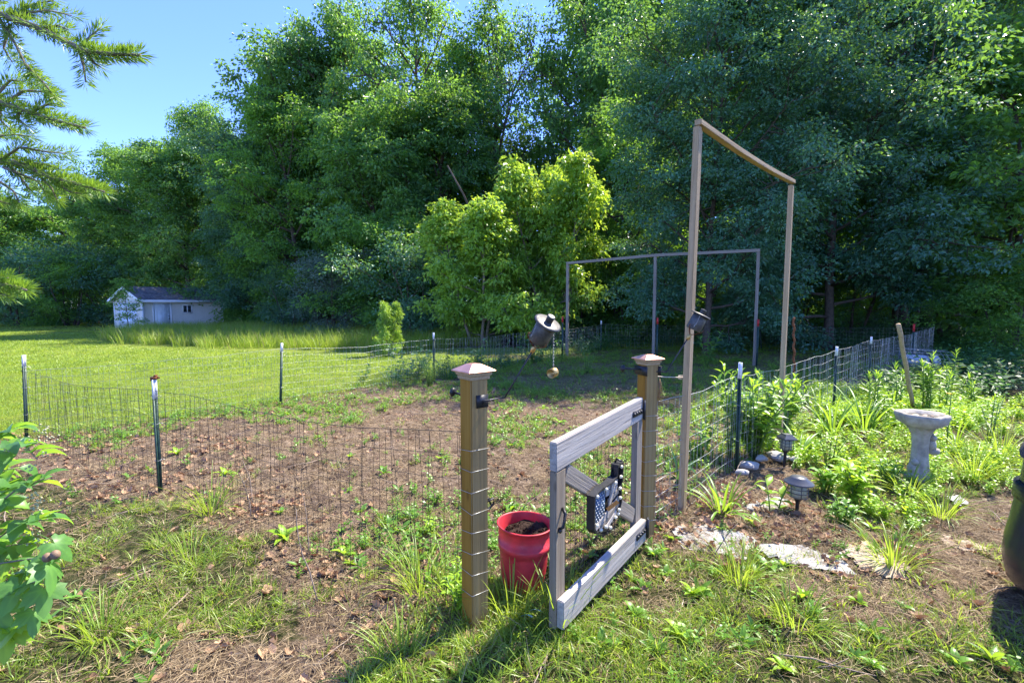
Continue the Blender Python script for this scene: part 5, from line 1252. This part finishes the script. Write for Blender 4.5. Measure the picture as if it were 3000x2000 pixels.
# bushy plants around the steel post
leafy(G(2210, 1335), .82, 15, 30, .165, .055, 'weed', 'bushy lance-leaved plant growing round the steel post', 'bushy_plant', 'plant', seed=21, spread=.6, top=True)
leafy(G(2290, 1270), .74, 12, 28, .16, .052, 'weed', 'bushy plant right of the steel post in front of the tan upright', 'bushy_plant', 'plant', seed=22, spread=.55, top=True)
leafy(G(2140, 1330), .98, 4, 28, .15, .042, 'weed', 'tall leafy stems reaching above the steel post', 'bushy_plant', 'plant', seed=23, spread=.1, top=True)
leafy(G(2040, 1345), .45, 7, 18, .12, .042, 'weed', 'low sprawling leafy plant left of the steel post', 'bushy_plant', 'plant', seed=24, spread=.8)
LG = 'upright lily stems with whorled narrow leaves'
for (u, v, H, nl, s, sd_, lab) in ((2552, 1235, .72, 60, 2, 31, 'lily stems with narrow leaves in front of the fence by the daylilies'), (2634, 1195, .66, 56, 1, 32, 'lily stem with bright tip crossing the leaning stake'), (2712, 1225, .86, 80, 3, 33, 'thick group of lily stems with bright tips above the bird bath'), (2762, 1215, .74, 60, 1, 34, 'lily stem right of the thick group, silvery below'), (2775, 1190, .85, 50, 1, 35, 'farther lily stem behind the thick group'), (2580, 1230, .45, 40, 2, 36, 'short lily stems left of the bird bath basin'), (2845, 1200, .42, 30, 3, 37, 'short dark lily shoots in the shade right of the bird bath'), (2830, 1180, .5, 30, 2, 38, 'small lily shoots at the edge of the tree shade'), (2900, 1225, .35, 22, 2, 39, 'little yellow-green shoots at the sunlit edge of the bed')):
    leafy(G(u, v), H, s + 1, nl, .14, .021, 'weed', lab, 'lily', 'lily', LG, .07, (0, 35), (-.2, .7), sd_, True, .2, .05)
leafy(G(2768, 1310), .62, 1, 40, .055, .018, 'weed', 'tall single stalk with a small yellow flower right of the basin', 'flower_stalk', 'plant', None, .02, (0, 30), (.2, .9), 41)
g = Geo(); pf = G(2768, 1310); zf = .60 + gz1(pf.x, pf.y)
ribbons(g, np.repeat([[pf.x + .012, pf.y, zf]], 9, 0), np.arange(9) * .7, R(15), .03, .014, .4, 4, [.2, 1, .8, .2], tint=.5); setp(part('yellow_flower', g, mat=M['yellow_fl']), 'small yellow flower at the top of the single stalk', 'flower')
for (u, v, H, st, nl, L, Wd, mat, lab, sd_) in (
    (2500, 1470, .34, 9, 12, .15, .05, 'lime', 'broad-leaved bright plant in the middle of the bed below the daylilies', 51),
    (2420, 1440, .24, 8, 10, .11, .045, 'weed', 'low bushy plant between the lamps and the bright plant', 52),
    (2262, 1500, .26, 2, 8, .13, .045, 'lime', 'small pale-leaved plant left of the round lamp', 53),
    (2470, 1540, .2, 7, 12, .08, .03, 'weed', 'dark leafy plant in front of the bright broad-leaved plant', 54),
    (2600, 1420, .26, 7, 12, .10, .035, 'weed', 'leafy plant left of the bird bath foot', 55),
    (2430, 1360, .3, 7, 14, .06, .02, 'lime', 'fine yellowish bushy plant above the lamps', 56),
    (2900, 1290, .5, 5, 16, .09, .02, 'weed', 'silvery leafy stems right of the bird bath', 57),
    (1260, 1130, .62, 10, 40, .09, .006, 'lime', 'feathery dill growing by the steel post at the fence bend', 58),
    (1130, 1050, .8, 5, 20, .09, .03, 'weed', 'leafy stems at the foot of the small bright shrub', 59),
    (1610, 1100, .8, 8, 20, .12, .02, 'weed', 'green weeds behind the hanging snuffer cup', 60),
    (1720, 1090, .55, 6, 40, .1, .008, 'weed', 'feathery fennel beside the first upright of the far frame', 61),
    (2070, 1075, .9, 4, 16, .22, .07, 'maple', 'large-leaved weed in the shade right of the tall post', 62),
    (1480, 1600, .34, 1, 16, .055, .018, 'weed', 'thin weed stem growing up beside the bucket', 63),
    (1350, 1790, .26, 7, 24, .07, .02, 'lime', 'ferny bright weed at the foot of the bucket-side gate post', 64),
    (1255, 1560, .12, 4, 10, .05, .02, 'lime', 'small weed behind the near wire fence', 65)):
    leafy(G(u, v), H, st, nl, L, Wd, mat, lab, 'leafy_plant', 'plant', None, .45, (5, 55), (.4, 1.2), sd_)
# dock-like broad weeds: each leaf a part
def dockleaf(seed, L, Wd, mat):
    g = Geo(); K = 9; t = np.linspace(0, 1, K); pr = (.10 + np.sin(PI * t ** .8) ** .9); pr[-1] = .03; rg = np.random.default_rng(seed); pr = pr * (1 + rg.normal(0, .06, K))
    ribbons(g, [(0, 0, 0)], 0, R(68), L, Wd, 1.2 + .2 * (seed % 3), K, pr, .3, .1, .35 + .12 * (seed % 4)); return g.mesh('leaf', M[mat])
DK = {m: [dockleaf(k, .17, .055, m) for k in range(4)] for m in ('lime', 'weed')}
def dock(p, n, s, label, mat='weed', seed=0):
    t = thing('broadleaf_weed', base(p), label, 'weed', 'broad-leaved weeds in the foreground'); rg = random.Random(seed)
    for k in range(n):
        a = k * 2.4 + rg.uniform(-.4, .4)
        part('leaf', DK[mat][rg.randrange(4)], t, WM[t.name] @ Matrix.Rotation(a, 4, 'Z') @ Matrix.Rotation(rg.uniform(-.3, .5), 4, 'Y') @ Matrix.Scale(.78 * s * rg.uniform(.6, 1.1), 4))
for (u, v, n, s, lab, mat) in (
    (835, 1580, 10, 1.15, 'large yellow-green dock behind the wire in the leaf litter', 'lime'), (1010, 1625, 6, .8, 'low yellow-leaved weed behind the near wire', 'lime'), (1015, 1440, 6, .7, 'small weed rosette in the middle of the garden', 'weed'),
    (1125, 1395, 8, .8, 'weed rosette in the garden left of the gate post', 'weed'), (1500, 1490, 7, .8, 'leafy weed just behind the bucket rim', 'weed'), (1455, 1240, 6, .8, 'weed clump behind the bucket-side gate post', 'weed'),
    (1590, 1195, 6, 1.0, 'bright weed in the garden behind the hanging cup', 'lime'), (1640, 1240, 6, 1.0, 'weed beside the bright one in the garden', 'weed'), (1915, 1620, 9, .65, 'tall leafy weed at the hinge end of the gate', 'weed'),
    (1950, 1680, 8, .6, 'weed beside the gate with grey-green leaves', 'weed'), (2030, 1740, 8, .75, 'yellow-green dock in the grass right of the gate', 'lime'), (1860, 1800, 9, .7, 'dark-leaved weed below the bottom rail', 'weed'),
    (1760, 1890, 8, .7, 'weed rosette near the near end of the gate', 'weed'), (1990, 1860, 7, .75, 'long-leaved weed in the foreground grass', 'lime'), (2250, 1660, 7, .9, 'dandelion leaves beside the white cloth', 'weed'),
    (2520, 1770, 6, .55, 'sprouting weed on the bare path edge', 'lime'), (2640, 1790, 7, .5, 'weed on the bare path, darker than its neighbour', 'weed'), (2300, 1960, 8, .6, 'weed at the bottom edge of the rough grass', 'lime'),
    (2800, 1950, 8, .6, 'weed at the lower right corner', 'weed'), (2560, 1960, 7, .5, 'weed near the bottom edge of the path', 'weed'), (2210, 1540, 5, .9, 'serrated dandelion leaf rising from the litter', 'lime'),
    (520, 1330, 6, .9, 'weed behind the rusty-clipped steel post', 'lime'), (660, 1390, 8, .9, 'bright weed row behind the near fence', 'lime'), (2350, 1760, 8, .7, 'yellow-green weed in the middle of the rough grass', 'lime')):
    dock(G(u, v), n, s, lab, mat, u + v)

# dead stems by the near fence
g = Geo(); RG = np.random.default_rng(9)
for (u, v, h) in ((930, 1760, .5), (740, 1470, .34), (735, 1520, .36), (905, 1620, .4), (2090, 1640, .28)):
    p = G(u, v); tube(g, curve_pts(np.array([p.x, p.y, 0]), (RG.normal(0, .15), RG.normal(0, .1), 1), h, 6, 0, .1), np.linspace(.004, .0018, 7), 5)
setp(part('dead_stems', g, mat=M['twig']), 'dry bare stems standing along the near fence', kind='stuff')
# small marks: blue-green tape scraps and one orange leaf
for (u, v, lab) in ((1560, 1835, 'scrap of pale blue plastic tape in the grass by the gate'), (1585, 1820, 'second scrap of pale blue tape, nearer the gate end')):
    p = G(u, v); g = Geo(); ribbons(g, [(p.x, p.y, .05)], .8 + u, .3, .07, .02, 1.2, 6, [1] * 6, 0, .4); setp(part('tape_scrap', g, mat=plain('tape', (.35, .62, .66), .4)), lab, 'tape')

# ================================================================== LEFT FOREGROUND: spruce, ninebark, maple
def spruce():
    RG_ = np.random.default_rng(31)
    tb = Vector((-2.3, .55, 0)); t = thing('spruce_tree', tb, 'spruce tree whose needled branches reach in at the upper left', 'tree')
    g = Geo(); tube(g, [(tb.x, tb.y, -.1), (tb.x, tb.y, 2), (tb.x + .02, tb.y, 4.5)], [.13, .10, .05], 10); part('trunk', g, t, mat=M['bark'])
    def br(pts, needles, main=True):
        """pts: list of (u,v,d)"""
        P3 = np.array([tuple(P(*p)) for p in pts]); s = np.linspace(0, 1, len(P3)); m = 40
        C = np.stack([np.interp(np.linspace(0, 1, m), s, P3[:, k]) for k in range(3)], -1)
        return C
    def needle(g, C, r0, dens=900, L=.025, w=.0017):
        seg = np.linalg.norm(np.diff(C, axis=0), axis=1); tot = seg.sum(); n = int(dens * tot); f = np.sort(RG_.random(n)) * (len(C) - 1.001); i = f.astype(int); fr = (f - i)[:, None]
        b = C[i] * (1 - fr) + C[i + 1] * fr; D = unit(C[i + 1] - C[i]); a = RG_.random(n) * 6.283
        q1 = unit(np.cross(D, np.array([.1, .2, 1.]))); q2 = np.cross(D, q1); o = q1 * np.cos(a)[:, None] + q2 * np.sin(a)[:, None]
        o[:, 2] += .25; d = unit(o * .85 + D * .75 + RG_.normal(0, .1, (n, 3))); l = L * RG_.uniform(.75, 1.15, n)
        c = b + d * (l * .5)[:, None] + o * r0
        leaves(g, c, d, unit(RG_.normal(0, 1, (n, 3))), l, np.full(n, w), np.clip(RG_.normal(.45, .2, n) + .25 * (f / len(C)), 0, 1), .05)
    groups = [
        ([(-260, -40, 1.15), (-60, 20, 1.08), (120, 85, 1.0), (250, 152, .95), (330, 160, .93), (412, 162, .92)],
         [[(230, 140, .96), (270, 105, .97), (302, 75, .98)], [(235, 150, .96), (245, 195, .96), (252, 250, .96)], [(255, 158, .95), (275, 185, .95), (300, 200, .95)],
          [(20, 60, 1.05), (70, 40, 1.05), (140, 30, 1.05), (232, 52, 1.05)], [(20, 60, 1.05), (90, 15, 1.06), (170, 0, 1.07)], [(0, 60, 1.05), (45, 130, 1.03), (75, 190, 1.02), (100, 235, 1.02)],
          [(75, 190, 1.02), (130, 245, 1.0), (165, 290, 1.0)], [(120, 85, 1.0), (170, 75, 1.0), (205, 90, 1.0)], [(30, 70, 1.05), (10, 140, 1.05), (40, 190, 1.05)], [(-40, 20, 1.1), (30, -20, 1.1), (90, -40, 1.1)]]),
        ([(-300, 230, 1.15), (-60, 280, 1.08), (60, 320, 1.02), (150, 350, .99), (250, 375, .97)],
         [[(20, 300, 1.04), (70, 265, 1.04), (130, 270, 1.03), (165, 280, 1.03)], [(-20, 290, 1.05), (30, 235, 1.05), (80, 240, 1.05)], [(60, 320, 1.02), (50, 350, 1.02), (85, 375, 1.0)], [(0, 310, 1.05), (0, 350, 1.04), (40, 390, 1.03)], [(90, 330, 1.0), (130, 310, 1.0), (165, 300, 1.0)]]),
        ([(-300, 400, 1.25), (-40, 470, 1.15), (60, 478, 1.1), (150, 520, 1.06), (230, 540, 1.04), (305, 562, 1.02)],
         [[(0, 470, 1.12), (60, 430, 1.1), (130, 445, 1.1), (215, 452, 1.1)], [(20, 475, 1.12), (60, 520, 1.1), (95, 565, 1.1)], [(60, 480, 1.1), (130, 480, 1.08), (200, 505, 1.06)], [(100, 500, 1.08), (150, 550, 1.07), (170, 590, 1.06)], [(-20, 400, 1.12), (40, 395, 1.1), (100, 400, 1.1)], [(-20, 520, 1.12), (40, 560, 1.1), (60, 600, 1.1)], [(-40, 560, 1.1), (0, 590, 1.1), (45, 603, 1.1)], [(150, 520, 1.06), (200, 560, 1.05), (245, 570, 1.04)], [(10, 490, 1.1), (110, 530, 1.1), (140, 575, 1.1)]]),
        ([(-300, 780, 1.1), (-60, 830, 1.0), (20, 835, .98), (78, 850, .97)], [[(-40, 830, 1.0), (0, 812, .99), (30, 815, .98)], [(-40, 835, 1.0), (0, 860, .99), (35, 868, .98)]]),
    ]
    for main, subs in groups:
        wd, nd = Geo(), Geo(); C = br(main, 0); tube(wd, C[::3], np.linspace(.009, .0022, len(C[::3])), 6); needle(nd, C, .003, 2600)
        for s in subs: C2 = br(s, 0); tube(wd, C2[::4], np.linspace(.0035, .0012, len(C2[::4])), 5); needle(nd, C2, .0015, 2700)
        b = part('branch', wd, t, mat=M['bark_light']); n = part('needles', nd, b, mat=M['spruce']); n['kind'] = 'stuff'
spruce()

def oval_leaf(seed, L=.055, Wd=.034, mat='weed'):
    g = Geo(); K = 8; t = np.linspace(0, 1, K); pr = np.sin(PI * t ** .75); pr[0] = .08; pr[-1] = .03; pr *= 1 + .07 * np.cos(np.arange(K) * PI)
    ribbons(g, [(0, 0, 0)], 0, .35, L, Wd, .8 + .2 * (seed % 3), K, pr, .35, 0, .25 + .15 * (seed % 4)); return g.mesh('leaf', M[mat])
def maple_leaf(seed, S=.1, mat='maple'):
    rg = random.Random(seed); pts = []
    lob = [(-150, .34), (-128, .52), (-112, .42), (-95, .62), (-80, .56), (-62, .80), (-52, .62), (-45, .74), (-30, .45), (-22, .62), (-12, .80), (0, 1.0), (12, .80), (22, .62), (30, .45), (45, .74), (52, .62), (62, .80), (80, .56), (95, .62), (112, .42), (128, .52), (150, .34)]
    g = Geo(); V = [(0, 0, 0)]; curl = rg.uniform(.2, .6)
    for half in (.5, 1.0):
        for a, r in lob:
            q = R(a); r_ = r * half * (1 if half == 1 else 1.0); x, y = r_ * math.cos(q) * S, r_ * math.sin(q) * S
            V.append((x, y, -curl * (x * x + y * y) / S * .9 - .10 * abs(math.sin(q * 2.5)) * r_ * S * .6))
    n = len(lob); T = [(0, 1 + k, 2 + k) for k in range(n - 1)]; Q = [(1 + k, 1 + n + k, 2 + n + k, 2 + k) for k in range(n - 1)]
    tn = [.95] + [.75 if (k in (3, 7, 11, 15, 19)) else .42 for k in range(n)] + [.8 if r > .7 else (.3 if r < .5 else .5) for a, r in lob]
    g.add(V, Q, T, np.clip(np.array(tn) * rg.uniform(.6, 1.1), 0, 1)); tube(g, [(0, 0, 0), (-S * .3, 0, .004), (-S * .75, 0, .0)], .0011, 4, tint=.9)
    return g.mesh('leaf', M[mat])
OL = [oval_leaf(k, mat='maple' if k < 3 else 'weed') for k in range(4)]; MLf = [maple_leaf(k, .085) for k in range(4)] + [maple_leaf(9, .085, 'lime')]
def lbush(name, label, cat, stems, meshes, n_per, s0, s1, seed, root, extra=None):
    """stems: lists of (u,v,d); leaves along them are parts"""
    rg = random.Random(seed); t = thing(name, root, label, cat); sg = Geo()
    for st in stems:
        P3 = [P(*p) for p in st]; tube(sg, [tuple(Vector(root) + Vector((0, 0, .0)))] * 0 + [tuple(p) for p in P3], np.linspace(.004, .0015, len(P3)), 5)
        for k in range(n_per):
            f = (.15 + .85 * (k + rg.random() * .6) / n_per) * (len(P3) - 1); f = min(f, len(P3) - 1.001); i = int(f); p = P3[i].lerp(P3[i + 1], f - i)
            d = (P3[i + 1] - P3[i]).normalized(); az = math.atan2(d.y, d.x) + (1 if k % 2 else -1) * rg.uniform(.5, 1.3)
            Mx = Matrix.Translation(p) @ Matrix.Rotation(az, 4, 'Z') @ Matrix.Rotation(rg.uniform(-.5, .7), 4, 'Y') @ Matrix.Rotation(rg.uniform(-.6, .6), 4, 'X') @ Matrix.Scale(rg.uniform(s0, s1), 4)
            part('leaf', meshes[rg.randrange(len(meshes))], t, Mx)
    part('stem', sg, t, mat=M['bark_light'])
    return t
nine = lbush('ninebark_bush', 'leafy bush with pale seed clusters reaching in at the left edge', 'bush',
    [[(-200, 1700, 1.3), (-80, 1500, 1.3), (0, 1330, 1.3), (60, 1290, 1.3), (110, 1345, 1.28)], [(-200, 1750, 1.3), (-60, 1520, 1.3), (40, 1440, 1.28), (130, 1400, 1.27)], [(-200, 1800, 1.3), (-40, 1600, 1.3), (60, 1530, 1.28), (140, 1520, 1.26)],
     [(-220, 1500, 1.4), (-90, 1380, 1.4), (-10, 1270, 1.4), (50, 1255, 1.4)], [(-200, 1850, 1.35), (-80, 1680, 1.32), (20, 1600, 1.3), (90, 1590, 1.28)], [(-220, 1800, 1.4), (-100, 1600, 1.4), (-20, 1450, 1.38), (20, 1420, 1.36)], [(-220, 1600, 1.45), (-90, 1430, 1.42), (-20, 1380, 1.42), (60, 1370, 1.4)], [(-220, 1900, 1.45), (-60, 1760, 1.42), (30, 1690, 1.4), (80, 1660, 1.4)]],
    OL, 20, .85, 1.35, 4, (-2.1, 1.1, 0))
g = Geo(); rg = random.Random(8)
for (u, v) in ((118, 1262), (150, 1285), (100, 1290), (130, 1330), (95, 1450), (118, 1470), (125, 1500), (60, 1560), (100, 1590), (130, 1585), (75, 1310), (20, 1320), (85, 1370), (110, 1480), (95, 1560)):
    p = P(u, v, 1.29)
    for k in range(9): lathe(g, [(0, -.003), (.0035, 0), (0, .003)], 6, Matrix.Translation(p + Vector((rg.gauss(0, .008), rg.gauss(0, .008), rg.gauss(0, .006)))))
o = part('seed_cluster', g, nine, mat=M['flower']); o['kind'] = 'stuff'
mp = lbush('maple_sapling', 'maple shoot with big lobed leaves at the lower left edge', 'sapling',
    [[(-250, 1700, 1.3), (-60, 1660, 1.26), (60, 1640, 1.22), (165, 1625, 1.2)], [(-250, 1750, 1.3), (-60, 1740, 1.24), (60, 1715, 1.2), (110, 1700, 1.18)], [(-250, 1900, 1.25), (-80, 1850, 1.2), (20, 1830, 1.18), (70, 1830, 1.16)], [(-250, 1980, 1.25), (-80, 1900, 1.2), (20, 1890, 1.18)]],
    MLf, 5, .55, .85, 6, (-2.0, 1.0, 0))
for k, (u, v, d, s, az) in enumerate(((175, 1675, 1.18, 1.0, -.4), (160, 1745, 1.17, 1.0, -.9), (190, 1610, 1.2, .9, .3), (130, 1810, 1.17, .9, -.7), (60, 1870, 1.15, 1.0, -1.2), (20, 1800, 1.16, 1.0, -.5), (85, 1735, 1.18, 1.0, -1.5))):
    part('leaf', MLf[k % 5], mp, Matrix.Translation(P(u - 30, v - 20, d)) @ Matrix.Rotation(az, 4, 'Z') @ Matrix.Rotation(.75, 4, 'Y') @ Matrix.Rotation(.5 * (k % 3 - 1), 4, 'X') @ Matrix.Scale(s * .82, 4))
g = Geo()
for (u, v) in ((139, 1632), (162, 1624)): lathe(g, [(.011 * math.sin(PI * i / 8), -.012 * math.cos(PI * i / 8)) for i in range(9)], 12, Matrix.Translation(P(u, v, 1.17)))
part('seed_ball', g, mp, mat=M['gall'])
